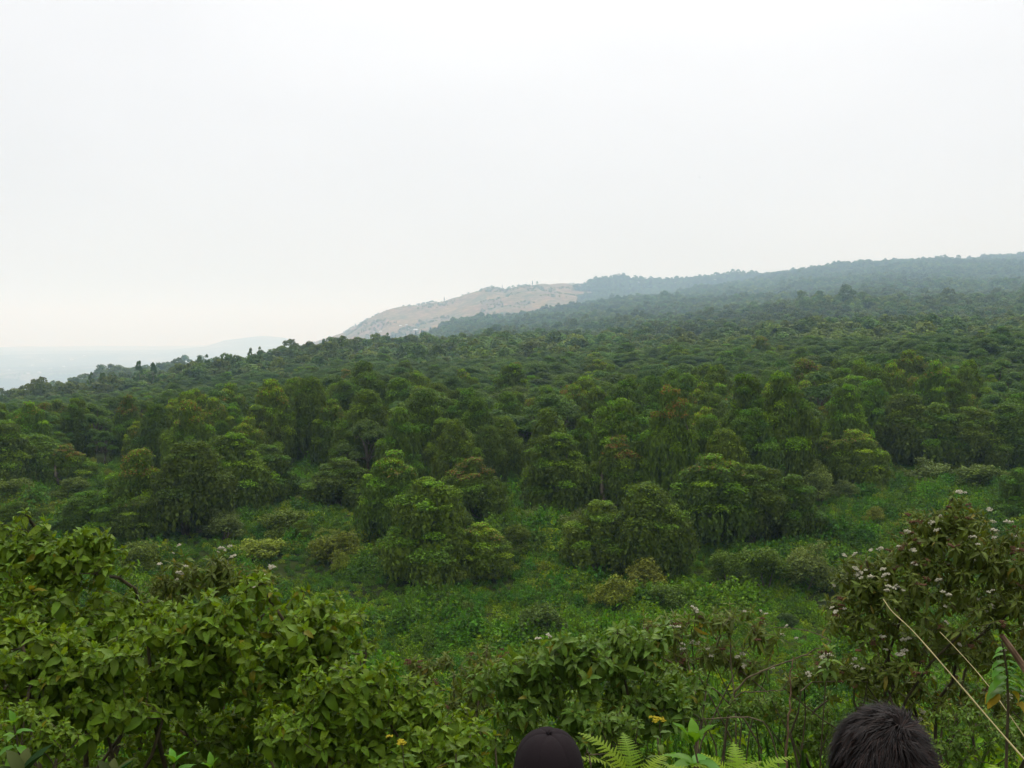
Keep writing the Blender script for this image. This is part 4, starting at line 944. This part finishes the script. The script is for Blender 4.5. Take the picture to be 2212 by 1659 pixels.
broad_plant(985, 1610, 6.5, 0.12, 'upright small-leaved green plant left of the capped head', 's', 7, 30, 8)
broad_plant(890, 1640, 6.5, 0.12, 'green sprig low beside the yellow flowers', 's', 8, 20, 5)
broad_plant(1790, 1395 + 0, 12.0, 0.2, 'pale green tufted shoot poking up before the right shrub', 'b', 9, 16, 3)

# purple-backed strap leaf plants at the bottom left
PM = [leaf_mesh('leaf', M['purple'], 0.3, d, 0.35, 0.0, seed=i, tip=0.9) for i, d in enumerate((0.3, 0.6, 0.9))]
for (cx, cyy, lab, sd_) in [(45, 1690, 'rosette of broad purple-backed strap leaves in the bottom left corner', 1), (240, 1700, 'rosette of purple-backed strap leaves under the dark hollow', 2)]:
    g = np.random.default_rng(sd_); c = Q(cx, cyy, 5.0); base = np.array([c[0], 5.0, float(H(c[0], 5.0))]); root = thing('strap_leaf_plant', lab, 'plant', base)
    tube_ob('stem', [base, base * 0.5 + c * 0.5, c], [0.03, 0.028, 0.025], 'stem', root, 7, base)
    for i in range(15):
        th = i * 2.4; el = 1.1 - 0.06 * i; leaf_ob(root, base, PM[i % 3], c, (math.cos(th) * math.cos(el), math.sin(th) * math.cos(el), math.sin(el)), np.array([0, 0, 1.0]), g.uniform(0.17, 0.23))

# ferns
def frond_mesh(seed, pairs=24):
    g = np.random.default_rng(seed); vs_, fs = [], []; n = pairs
    def spine(s): a = 1.25 - 1.35 * s; return s
    pts = []; p = np.zeros(3); a = 1.35
    for i in range(n + 1):
        pts.append(p.copy()); p = p + np.array([0, math.cos(a), math.sin(a)]) / n; a -= 1.5 / n
    for i in range(2, n + 1):
        s = i / n; Lp = 0.19 * math.sin(math.pi * min(1, (s * 0.93 + 0.05)) ** 0.8) + 0.012; d = pts[i] - pts[i - 1]; d = d / np.linalg.norm(d)
        for sd in (-1, 1):
            lat = np.array([sd, 0, 0.0]); dirn = unit(lat * 0.93 + d * 0.35 + np.array([0, 0, -0.12 + 0.1 * g.normal()])); wv = d * 0.55 / n
            m = 5
            for k in range(m):
                f0, f1 = k / m, (k + 1) / m; c0 = pts[i] + dirn * Lp * f0; c1 = pts[i] + dirn * Lp * f1; w0 = wv * (1 - f0 * 0.75); w1 = wv * (1 - f1) * 0.8; o = len(vs_)
                vs_ += [tuple(c0 - w0), tuple(c1 - w1 * 0.4), tuple(c1 + w1 * 1.2), tuple(c0 + w0)]; fs.append((o, o + 1, o + 2, o + 3))
    for i in range(n):
        o = len(vs_); wv = np.array([0.004, 0, 0]); vs_ += [tuple(pts[i] - wv), tuple(pts[i] + wv), tuple(pts[i + 1] + wv), tuple(pts[i + 1] - wv)]; fs.append((o, o + 1, o + 2, o + 3))
    return pmesh('frond', vs_, fs, M['fern'], False)
FM = [frond_mesh(i) for i in range(3)]
def fern(cx, ty, depth, L_, lab, n=8, seed=0):
    g = np.random.default_rng(seed); tp = Q(cx, ty, depth); base = np.array([tp[0], depth, tp[2] - 0.85 * L_]); gz = float(H(base[0], base[1]))
    root = thing('fern', lab, 'fern', (base[0], base[1], gz))
    if base[2] - gz > 0.05: tube_ob('stem', [(0, 0, 0), (0, 0, base[2] - gz)], [0.03, 0.025], 'stem', root, 6)
    for i in range(n):
        s = L_ * g.uniform(0.75, 1.1); ob('frond', FM[i % 3], root, (0, 0, base[2] - gz), (g.normal() * 0.15, 0, i * 6.283 / n + g.normal() * 0.3), (s, s, s))
fern(1370, 1580, 6.3, 0.55, 'yellow-green fern just right of the capped head', 7, 1)
fern(1600, 1590, 6.0, 0.55, 'fern with upright lime fronds right of the bright broad-leaved plant', 9, 2)
fern(1555, 1620, 5.6, 0.5, 'fern arching behind the bright broad-leaved plant', 7, 3)
fern(2075, 1630, 6.5, 0.4, 'small fern right of the dark-haired head', 7, 4)
fern(2190, 1640, 6.0, 0.4, 'fern in the bottom right corner', 7, 5)

# long straw stalks, broken stalk and leafy shoot on the right
def stalk(lab, px, rad, mat, name='dry_stalk', nodes=True):
    """px: list of (x, y, depth) from root to tip"""
    pts = np.array([Q(*p) for p in px]); b = pts[0].copy(); gz = float(H(b[0], b[1]))
    lower = np.array([b[0] + (b[0] - pts[1][0]) * 1.0, b[1], gz]) if b[2] > gz else b
    full = np.vstack([lower, pts]); n = 26; t = np.linspace(0, 1, len(full)); tt = np.linspace(0, 1, n)
    sm = np.stack([np.interp(tt, t, full[:, k]) for k in range(3)], 1); sm[1:-1] = (sm[:-2] + 2 * sm[1:-1] + sm[2:]) / 4
    root = thing(name, lab, 'stalk', lower); rr = np.linspace(rad, rad * 0.55, n)
    if nodes: rr = rr * (1 + 0.35 * (np.arange(n) % 4 == 0))
    tube_ob('stem', sm, rr, mat, root, 7, lower); return root, sm, lower
stalk('long pale straw stalk leaning left across the right shrub, the nearer and longer one', [(2290, 1720, 4.2), (2212, 1640, 4.5), (2130, 1545, 4.8), (2040, 1440, 5.1), (1970, 1360, 5.4), (1925, 1320, 5.6), (1908, 1294, 5.7)], 0.0042, 'straw')
stalk('thinner straw stalk parallel above the long one, ending lower right of it', [(2280, 1690, 4.6), (2212, 1590, 4.8), (2150, 1500, 5.2), (2110, 1450, 5.4), (2060, 1395, 5.7), (2030, 1365, 5.9)], 0.0028, 'straw')
stalk('thick brown broken stalk jutting in from the right edge', [(2330, 1600, 3.4), (2270, 1520, 3.4), (2212, 1442, 3.5), (2180, 1395, 3.5), (2163, 1372, 3.5)], 0.017, 'deadstalk', nodes=False)
def leafy_shoot():
    g = np.random.default_rng(77); dp = 5.0; px = [(2172, 1720), (2175, 1600), (2178, 1520), (2175, 1450), (2168, 1405), (2164, 1385)]
    pts = np.array([Q(x, y, dp) for x, y in px]); base = np.array([pts[0][0], dp, float(H(pts[0][0], dp))]); full = np.vstack([base, pts])
    root = thing('leafy_shoot', 'upright shoot with paired toothed leaves and a few yellow ones at the right edge', 'plant', base)
    tube_ob('stem', full, np.linspace(0.009, 0.004, len(full)), 'stem', root, 6, base)
    for i, yy in enumerate(range(1400, 1500, 15)):
        c = Q(2172, yy, dp); s = 0.07 + 0.012 * i
        for sd in (-1, 1): leaf_ob(root, base, LS['d'][2], c, (sd * 0.95, -0.25 + 0.2 * g.normal(), 0.12), np.array([0, 0, 1.0]), s)
    for (x, y, sd) in [(2155, 1490, -1), (2160, 1500, -1), (2185, 1495, 1), (2195, 1520, 1)]:
        yl = leaf_ob(root, base, YL[0 if sd < 0 else 1], Q(x, y, dp), (sd * 0.7, -0.2, -0.45), np.array([0, -0.5, 1.0]), 0.15 if y > 1510 else 0.1); yl['label'] = 'yellowing leaf'
YL = [leaf_mesh('leaf', M['leaf_y'], 0.5, d, 0.2, seed=i) for i, d in enumerate((0.5, 0.9))]
leafy_shoot()
def fallen(lab, px, rad, mat='dry', twigs=3, seed=0, name='bare_branch'):
    g = np.random.default_rng(seed); pts = np.array([Q(*p) for p in px]); b = np.array([pts[0][0], pts[0][1], float(H(pts[0][0], pts[0][1]))])
    root = thing(name, lab, 'branch', b); dr = pts[0] - pts[1]; b = np.array([pts[0][0] + dr[0] * 0.6, pts[0][1] + 0.1, 0]); b[2] = float(H(b[0], b[1])); root.location = b
    full = np.vstack([b, b * 0.35 + pts[0] * 0.65 + dr * 0.1, pts]); t0 = np.linspace(0, 1, len(full)); tt = np.linspace(0, 1, 30); sm = np.stack([np.interp(tt, t0, full[:, k]) for k in range(3)], 1)
    for _ in range(6): sm[1:-1] = (sm[:-2] + 2 * sm[1:-1] + sm[2:]) / 4
    sm[1:-1] += g.normal(size=(28, 3)) * rad * 0.5; tube_ob('stem', sm, np.linspace(rad, rad * 0.35, 30), mat, root, 6, b)
    for k in range(twigs):
        i = int(g.integers(1, len(pts))); q = pts[i] + np.array([g.normal() * 0.5, g.normal() * 0.2, g.uniform(-0.1, 0.5)]) * (1 if rad > 0.01 else 0.12); tube_ob('twig', bend(pts[i], q, 5, g, 0.1), np.linspace(rad * 0.4, min(0.004, rad * .2), 5), mat, root, 5, b)
fallen('long bare curved branch reaching right from the straggly shrub', [(1580, 1480, 13.2), (1640, 1450, 13), (1700, 1430, 12.8), (1760, 1405, 12.6), (1795, 1385, 12.5)], 0.018, seed=1)
fallen('lower bare branch curving right under the long one', [(1580, 1490, 13.1), (1650, 1498, 12.9), (1720, 1485, 12.7), (1775, 1450, 12.6)], 0.012, seed=2, twigs=1)
fallen('bare pale branch lying low above the ferns', [(1660, 1545, 11.8), (1560, 1552, 11.6), (1480, 1556, 11.5), (1420, 1562, 11.4)], 0.012, seed=3)
fallen('thin upright dead stem in the bank below the bare branches', [(1700, 1590, 11.0), (1705, 1530, 11.0), (1708, 1460, 11.0), (1715, 1420, 11.0)], 0.016, 'deadstalk', 0, 4)
fallen('pale brittle twig right of the capped head', [(1277, 1680, 4.0), (1277, 1650, 4.0), (1272, 1630, 4.0), (1268, 1618, 4.0)], 0.004, 'dry', 5, 5)
def sprig(cx, cyy, depth, lab, seed, n=6, kind='y'):
    g = np.random.default_rng(seed); tp = Q(cx, cyy, depth); b = np.array([tp[0] + 0.05, depth, float(H(tp[0], depth))]); root = thing('flower_sprig', lab, 'flower', b)
    tube_ob('stem', bend(b, tp, 6, g, 0.03), np.linspace(0.007, 0.003, 6), 'stem', root, 5, b)
    for k in range(n): ob('flower_head', FY[k % 2], root, tp - b + g.normal(size=3) * np.array([0.045, 0.04, 0.02]), (0, 0, k), (0.7, 0.7, 0.7))
    for k in range(12): leaf_ob(root, b, LS['s'][k % 4], tp - np.array([0, 0, 0.1 + 0.05 * k]), (math.cos(k * 2.4), math.sin(k * 2.4), 0.2), np.array([0, 0, 1.0]), 0.11)
sprig(1425, 1557, 8.0, 'yellow flower cluster above the first fern', 1)
sprig(870, 1607, 7.5, 'flat yellow flower cluster left of the capped head', 2)
sprig(1405, 1420, 12.6, 'yellow blossom left of the straggly shrub', 5, 4)

# ------------------------------------------------------------------ birds
def bird(cx, cyy, depth, rz, roll, lab):
    p = Q(cx, cyy, depth); root = thing('bird', lab, 'bird', p, None, rz); root.rotation_euler = (0, roll, rz)
    S = Soup(); S.tube([(0, -.16, 0), (0, -.1, 0), (0, 0, 0), (0, .12, .01), (0, .2, .02), (0, .26, .01)], [.01, .035, .06, .05, .035, .006], 7); ob('body', S.mesh('body', M['dark'], True), root)
    for sd in (-1, 1):
        me = pmesh('wing', [(sd * .03, .08, 0), (sd * .03, -.08, 0), (sd * .28, -.05, .09), (sd * .28, .1, .09), (sd * .58, -.02, .03), (sd * .55, .04, .03)] + [(sd * .03, .08, -.015), (sd * .03, -.08, -.015), (sd * .28, -.05, .08), (sd * .28, .1, .08)],
                   [(0, 1, 2, 3), (3, 2, 4, 5), (6, 7, 8, 9), (9, 8, 4, 5)], M['dark'], False); ob('wing', me, root)
    tl = pmesh('tail', [(-.03, -.14, 0), (.03, -.14, 0), (.07, -.32, 0), (-.07, -.32, 0), (0, -.2, .015)], [(0, 1, 4), (1, 2, 4), (2, 3, 4), (3, 0, 4), (3, 2, 1, 0)], M['dark'], False); ob('tail', tl, root)
bird(1511, 383, 420, 0.5, 0.5, 'tiny dark bird high in the sky right of the middle')
bird(39, 538, 450, 0.8, 0.5, 'tiny bird in the pale sky near the left edge')
bird(130, 574, 600, 0.3, -0.4, 'faint tiny bird lower right of the one near the left edge')
bird(510, 604, 600, 1.0, 0.3, 'faint tiny bird low over the hazy plain')

# ------------------------------------------------------------------ people
M['skin'] = plain_material('skin', (0.16, 0.085, 0.055), 0.5, 0.4, 0.08, 30); M['eye'] = plain_material('eye', (0.6, 0.58, 0.55), 0.2, 0.5, 0.02)
M['hairm'] = plain_material('dark_hair', (0.013, 0.010, 0.009), 0.5, 0.35, 0.3, 40)
M['cap'] = plain_material('dark_felt_cap', (0.013, 0.0095, 0.011), 0.95, 0.1, 0.35, 300); 
_t = M['cap'].node_tree; _n = _t.nodes.new('ShaderNodeTexNoise'); _n.inputs['Scale'].default_value = 900; _g = _t.nodes.new('ShaderNodeTexCoord'); _b = _t.nodes.new('ShaderNodeBump'); _b.inputs['Strength'].default_value = 0.7; _b.inputs['Distance'].default_value = 0.0015
_t.links.new(_g.outputs['Object'], _n.inputs['Vector']); _t.links.new(_n.outputs['Fac'], _b.inputs['Height']); _t.links.new(_b.outputs[0], _t.nodes['Principled BSDF'].inputs['Normal'])
M['shirt1'] = plain_material('navy_shirt', (0.03, 0.035, 0.06), 0.9); M['shirt2'] = plain_material('grey_shirt', (0.08, 0.08, 0.075), 0.9)
M['trouser'] = plain_material('dark_trousers', (0.03, 0.028, 0.025), 0.9); M['shoe'] = plain_material('brown_shoe', (0.05, 0.03, 0.02), 0.6)

def skinned(name, joints, edges, mat, parent, sub=2, remesh=None):
    ks = list(joints); me = bpy.data.meshes.new(name); me.from_pydata([joints[k][:3] for k in ks], [(ks.index(a), ks.index(b)) for a, b in edges], [])
    o = ob(name, me, parent); o.modifiers.new('skin', 'SKIN')
    for i, k in enumerate(ks):
        r = joints[k][3]; rr = r if isinstance(r, tuple) else (r, r); me.skin_vertices[0].data[i].radius = rr
        me.skin_vertices[0].data[i].use_root = (i == 0)
    me.materials.append(mat); s = o.modifiers.new('sub', 'SUBSURF'); s.levels = sub; s.render_levels = sub
    return o

def head_points(nu=40, nv=28):
    """head mesh facing +Y, chin at z -0.23, crown at z 0, about 0.155 wide"""
    vs_, fs = [], []
    for j in range(nv + 1):
        ph = math.pi * j / nv
        for i in range(nu):
            th = 2 * math.pi * i / nu; x = math.sin(ph) * math.cos(th); y = math.sin(ph) * math.sin(th); z = math.cos(ph)
            X_, Y_, Z_ = x * 0.077, y * 0.097, z * 0.115
            if z < 0: X_ *= 1 - 0.28 * (-z) ** 1.2; Y_ = Y_ * (1 - 0.15 * (-z)) + (0.015 * (-z) if y > 0 else -0.0)
            if y > 0.75: # face relief
                if abs(x) < 0.2 and -0.35 < z < 0.1: Y_ += 0.024 * (1 - abs(x) / 0.2) * (1 - abs((z + 0.22) / 0.32)) if z > -0.54 else 0      # nose
                if 0.0 < z < 0.2 and 0.22 < abs(x) < 0.5: Y_ -= 0.008                                                                        # sockets
                if -0.58 < z < -0.46 and abs(x) < 0.28: Y_ += 0.005                                                                          # lips
                if z < -0.8: Y_ += 0.006
            vs_.append((X_, Y_, Z_ - 0.115))
    for j in range(nv):
        for i in range(nu):
            a = j * nu + i; b = j * nu + (i + 1) % nu; fs.append((a, a + nu, b + nu, b))
    return vs_, fs

def person(lab, headtop, hgt, shirt, yaw, cap=False):
    hx, hy, hz = headtop; gz = float(H(hx, hy)); hgt = hz - gz
    root = thing('person', lab, 'person', (hx, hy, gz), None, yaw); s = hgt / 1.74
    z = lambda q: q * s
    J = {'pelvis': (0, 0, z(.95), (.15, .11)), 'waist': (0, 0, z(1.1), (.135, .10)), 'chest': (0, 0, z(1.3), (.165, .115)), 'neckb': (0, -.005, z(1.46), (.075, .065)), 'neck': (0, .005, z(1.56), (.055, .058)), 'skull': (0, 0.02, z(1.64), (.06, .07))}
    E = [('pelvis', 'waist'), ('waist', 'chest'), ('chest', 'neckb'), ('neckb', 'neck'), ('neck', 'skull')]
    for sd, n in ((-1, 'l'), (1, 'r')):
        J.update({n + 'sh': (sd * .17, 0, z(1.42), .058), n + 'el': (sd * .25, -.03, z(1.12), .042), n + 'wr': (sd * .23, .10, z(.88), .028), n + 'ha': (sd * .22, .14, z(.81), (.036, .018)),
                  n + 'hip': (sd * .09, 0, z(.88), .085), n + 'kn': (sd * .11, .02, z(.48), .058), n + 'an': (sd * .12, -.01, z(.09), .038), n + 'to': (sd * .13, .15, z(.035), .035)})
        E += [('chest', n + 'sh'), (n + 'sh', n + 'el'), (n + 'el', n + 'wr'), (n + 'wr', n + 'ha'), ('pelvis', n + 'hip'), (n + 'hip', n + 'kn'), (n + 'kn', n + 'an'), (n + 'an', n + 'to')]
        for f in range(4):
            o_ = (f - 1.5) * .018; J[f'{n}f{f}a'] = (sd * .22 + o_ * .6, .15 + abs(o_) * .2, z(.765), .009); J[f'{n}f{f}b'] = (sd * .22 + o_ * .7, .145, z(.735 - .008 * (f in (1, 2))), .008)
            E += [(n + 'ha', f'{n}f{f}a'), (f'{n}f{f}a', f'{n}f{f}b')]
        J[n + 'th'] = (sd * .185, .17, z(.80), .011); J[n + 'tk'] = (sd * .175, .175, z(.77), .009); E += [(n + 'wr', n + 'th'), (n + 'th', n + 'tk')]
    skinned('body', J, E, M['skin'], root)
    hv, hf = head_points(); head = ob('head', pmesh('head', hv, hf, M['skin']), root, (0, 0.01, hgt - 0.012))
    for sd in (-1, 1):
        ev = [(sd * .026 + .011 * math.sin(a) * math.cos(b), .088 + .011 * math.sin(a) * math.sin(b), -.103 + .011 * math.cos(a)) for a in np.linspace(0, math.pi, 7) for b in np.linspace(0, 2 * math.pi, 8, endpoint=False)]
        ef = [(j * 8 + i, j * 8 + (i + 1) % 8, (j + 1) * 8 + (i + 1) % 8, (j + 1) * 8 + i) for j in range(6) for i in range(8)]; ob('eye', pmesh('eye', ev, ef, M['eye']), head)
        n = 14; ring = [(sd * (.074 + .012 * k), -.005 + .017 * math.cos(a) * (1 - .1 * k), -.125 + .032 * math.sin(a) * (1 - .1 * k)) for k in (0, 1) for a in np.linspace(0, 2 * math.pi, n, endpoint=False)] + [(sd * .079, -.003, -.125)]
        ef = [(i, (i + 1) % n, n + (i + 1) % n, n + i) for i in range(n)] + [(n + i, n + (i + 1) % n, 2 * n) for i in range(n)]; ob('ear', pmesh('ear', ring, ef, M['skin']), head)
    sj = {k: J[k] for k in ('pelvis', 'waist', 'chest', 'neckb', 'lsh', 'rsh', 'lel', 'rel')}
    sj = {k: (v[0], v[1], v[2], tuple(q + .016 for q in v[3]) if isinstance(v[3], tuple) else v[3] + .016) for k, v in sj.items()}
    skinned('shirt', sj, [('pelvis', 'waist'), ('waist', 'chest'), ('chest', 'neckb'), ('chest', 'lsh'), ('chest', 'rsh'), ('lsh', 'lel'), ('rsh', 'rel')], M[shirt], root)
    tj = {k: J[k] for k in ('pelvis', 'lhip', 'rhip', 'lkn', 'rkn', 'lan', 'ran')}; tj = {k: (v[0], v[1], v[2], tuple(q + .02 for q in v[3]) if isinstance(v[3], tuple) else v[3] + .02) for k, v in tj.items()}
    skinned('trousers', tj, [('pelvis', 'lhip'), ('pelvis', 'rhip'), ('lhip', 'lkn'), ('rhip', 'rkn'), ('lkn', 'lan'), ('rkn', 'ran')], M['trouser'], root)
    for sd in (-1, 1):
        skinned('shoe', {'a': (sd * .12, -.04, z(.05), .05), 'b': (sd * .125, .06, z(.045), .047), 'c': (sd * .13, .17, z(.035), (.045, .032))}, [('a', 'b'), ('b', 'c')], M['shoe'], root, 1)
    return root, head, hgt

# capped person: dome with six panels, seams, button, brim turned to the valley
p1 = P(548.8, 735.5, 2.72); root, head, hg = person('person seen from behind in a dark maroon-black felt cap, at the bottom centre', p1, 0, 'shirt1', 0.1)
def cap_mesh():
    nu, nv = 96, 26; vs_, fs = [], []
    for j in range(nv + 1):
        ph = (math.pi * 0.56) * j / nv
        for i in range(nu):
            th = 2 * math.pi * i / nu; seam = abs(((th / (math.pi / 3)) + 0.5) % 1 - 0.5) * (math.pi / 3)      # six seams, one at the back centre
            k = 1 - 0.02 * math.exp(-(seam * math.sin(ph) / 0.035) ** 2) - 0.012 * math.cos(6 * th) * math.sin(ph)
            sq = math.sin(ph) ** 0.92; x = sq * math.cos(th); y = sq * math.sin(th); zz = math.cos(ph)
            flat = 1.0 - 0.07 * math.exp(-(ph / 0.35) ** 2)
            vs_.append((x * 0.0965 * k, y * 0.113 * k, zz * 0.112 * k * flat + 0.002))
    for j in range(nv):
        for i in range(nu):
            a = j * nu + i; b = j * nu + (i + 1) % nu; fs.append((a, a + nu, b + nu, b))
    return pmesh('cap', vs_, fs, M['cap'])
cap = ob('cap', cap_mesh(), root, (0, 0.0, hg - 0.098), (0.04, 0, 0))
S = Soup(); S.tube([(0, 0, .108), (0, 0, .112), (0, 0, .116)], [.009, .008, .001], 10); ob('button', S.mesh('button', M['cap'], True), cap)
bv, bf = [], []
for j in range(6):
    for i in range(17):
        a = math.radians(25 + 130 * i / 16); r = 1 + 0.62 * (j / 5) * math.sin(math.radians(180 * i / 16)) ** 0.7
        bv.append((0.0965 * r * math.cos(a), 0.113 * r * math.sin(a), -0.018 - 0.018 * (j / 5) - 0.03 * math.cos(a) ** 2 * (j / 5)))
nb = len(bv); bv += [(x, y, z - 0.004) for x, y, z in bv]
for j in range(5):
    for i in range(16): a = j * 17 + i; bf += [(a, a + 1, a + 18, a + 17), (nb + a, nb + a + 17, nb + a + 18, nb + a + 1)]
for i in range(16): a = 85 + i; bf.append((a, a + 1, nb + a + 1, nb + a))
ob('brim', pmesh('brim', bv, bf, M['cap']), cap)

# bare-headed person: a scalp under thousands of short strands combed from a whorl
p2 = P(886.6, 711.0, 1.86); root, head, hg = person('person seen from behind with short tousled dark brown hair, at the bottom right', p2, 0, 'shirt2', -0.05)
def hair_mesh():
    g = np.random.default_rng(9); n = 15000; S = Soup()
    nu, nv = 40, 20; vs_ = []
    R3 = np.array([0.083, 0.103, 0.112]); c0 = np.array([0, 0, -0.112])
    # scalp shell
    def shell(ph, th): return c0 + R3 * np.array([math.sin(ph) * math.cos(th), math.sin(ph) * math.sin(th), math.cos(ph)])
    q = []
    for j in range(nv):
        for i in range(nu):
            a0, a1 = 1.9 * j / nv, 1.9 * (j + 1) / nv; t0, t1 = 6.2832 * i / nu, 6.2832 * (i + 1) / nu
            if j > 12 and 0.9 < (t0 % 6.2832) < 2.3: continue
            q.append([shell(a0, t0), shell(a1, t0), shell(a1, t1), shell(a0, t1)])
    S.quads(q, (0.012, 0.01, 0.009))
    d = unit(g.normal(size=(n * 2, 3))); d = d[(d[:, 2] > -0.45) & ~((d[:, 2] < 0.25) & (d[:, 1] > 0.55))][:n]; n = len(d)
    whorl = unit(np.array([0.22, -0.35, 0.9])); root_ = c0 + d * R3
    tang = d - whorl * 1.0; tang = tang - (tang * d).sum(1, keepdims=True) * d; tang = unit(tang); sw = np.cross(d, tang)
    tuft = vnoise(d[:, 0] * 9 + 50, d[:, 1] * 9 + 50 + d[:, 2] * 5, 5)[:, None]
    tang = unit(tang + sw * (0.45 + 1.3 * (tuft - 0.5)) + 0.16 * g.normal(size=(n, 3)) + np.array([0, 0, -0.25]))
    ln = g.uniform(0.022, 0.04, n)[:, None] * (0.75 + 0.6 * tuft); lift = 0.30 + 0.5 * tuft
    near = (1 - np.clip(np.linalg.norm(d - whorl, axis=1, keepdims=True) / 0.5, 0, 1)); lift = lift + near * 0.35
    wd = unit(np.cross(d, tang)) * 0.0008
    p0 = root_; p1_ = p0 + ln * 0.5 * (tang * 0.9 + d * lift); p2_ = p1_ + ln * 0.5 * (tang + d * (lift * 0.25 - 0.12)); 
    warm = g.random((n, 1)); col = np.array([0.0085, 0.0062, 0.006]) * (0.5 + 0.9 * warm) + np.array([0.010, 0.003, 0.001]) * (g.random((n, 1)) < 0.25)
    S.quads(np.stack([p0 - wd, p0 + wd, p1_ + wd, p1_ - wd], 1), col); S.quads(np.stack([p1_ - wd, p1_ + wd, p2_ + wd * 0.2, p2_ - wd * 0.2], 1), col)
    return S.mesh('hair', M['hairt'])
mh_, t_, b_ = new_mat('hair_strands'); a_ = t_.nodes.new('ShaderNodeAttribute'); a_.attribute_name = 'tint'; t_.links.new(a_.outputs['Color'], b_.inputs['Base Color']); b_.inputs['Roughness'].default_value = 0.6; b_.inputs['Specular IOR Level'].default_value = 0.15; M['hairt'] = mh_
ob('hair', hair_mesh(), root, (0, 0.01, hg - 0.010))

# ------------------------------------------------------------------ haze
def haze():
    x0, x1, y0, y1, z0, z1 = -36000, 36000, -35000, 35000, -900, 680
    v = [(x0, y0, z0), (x1, y0, z0), (x1, y1, z0), (x0, y1, z0), (x0, y0, z1), (x1, y0, z1), (x1, y1, z1), (x0, y1, z1)]
    me = bpy.data.meshes.new('haze'); me.from_pydata(v, [], [(3, 2, 1, 0), (4, 5, 6, 7), (0, 1, 5, 4), (1, 2, 6, 5), (2, 3, 7, 6), (3, 0, 4, 7)])
    m = bpy.data.materials.new('haze'); m.use_nodes = True; t = m.node_tree; t.nodes.clear(); o = t.nodes.new('ShaderNodeOutputMaterial'); p = t.nodes.new('ShaderNodeVolumePrincipled')
    p.inputs['Density'].default_value = 0.00014; p.inputs['Color'].default_value = (0.54, 0.78, 1.0, 1); p.inputs['Absorption Color'].default_value = (1, 1, 1, 1); p.inputs['Anisotropy'].default_value = 0.15
    t.links.new(p.outputs[0], o.inputs['Volume']); me.materials.append(m); b = ob('haze', me); b['kind'] = 'stuff'; b['label'] = 'thin pale haze over the whole valley'
haze()
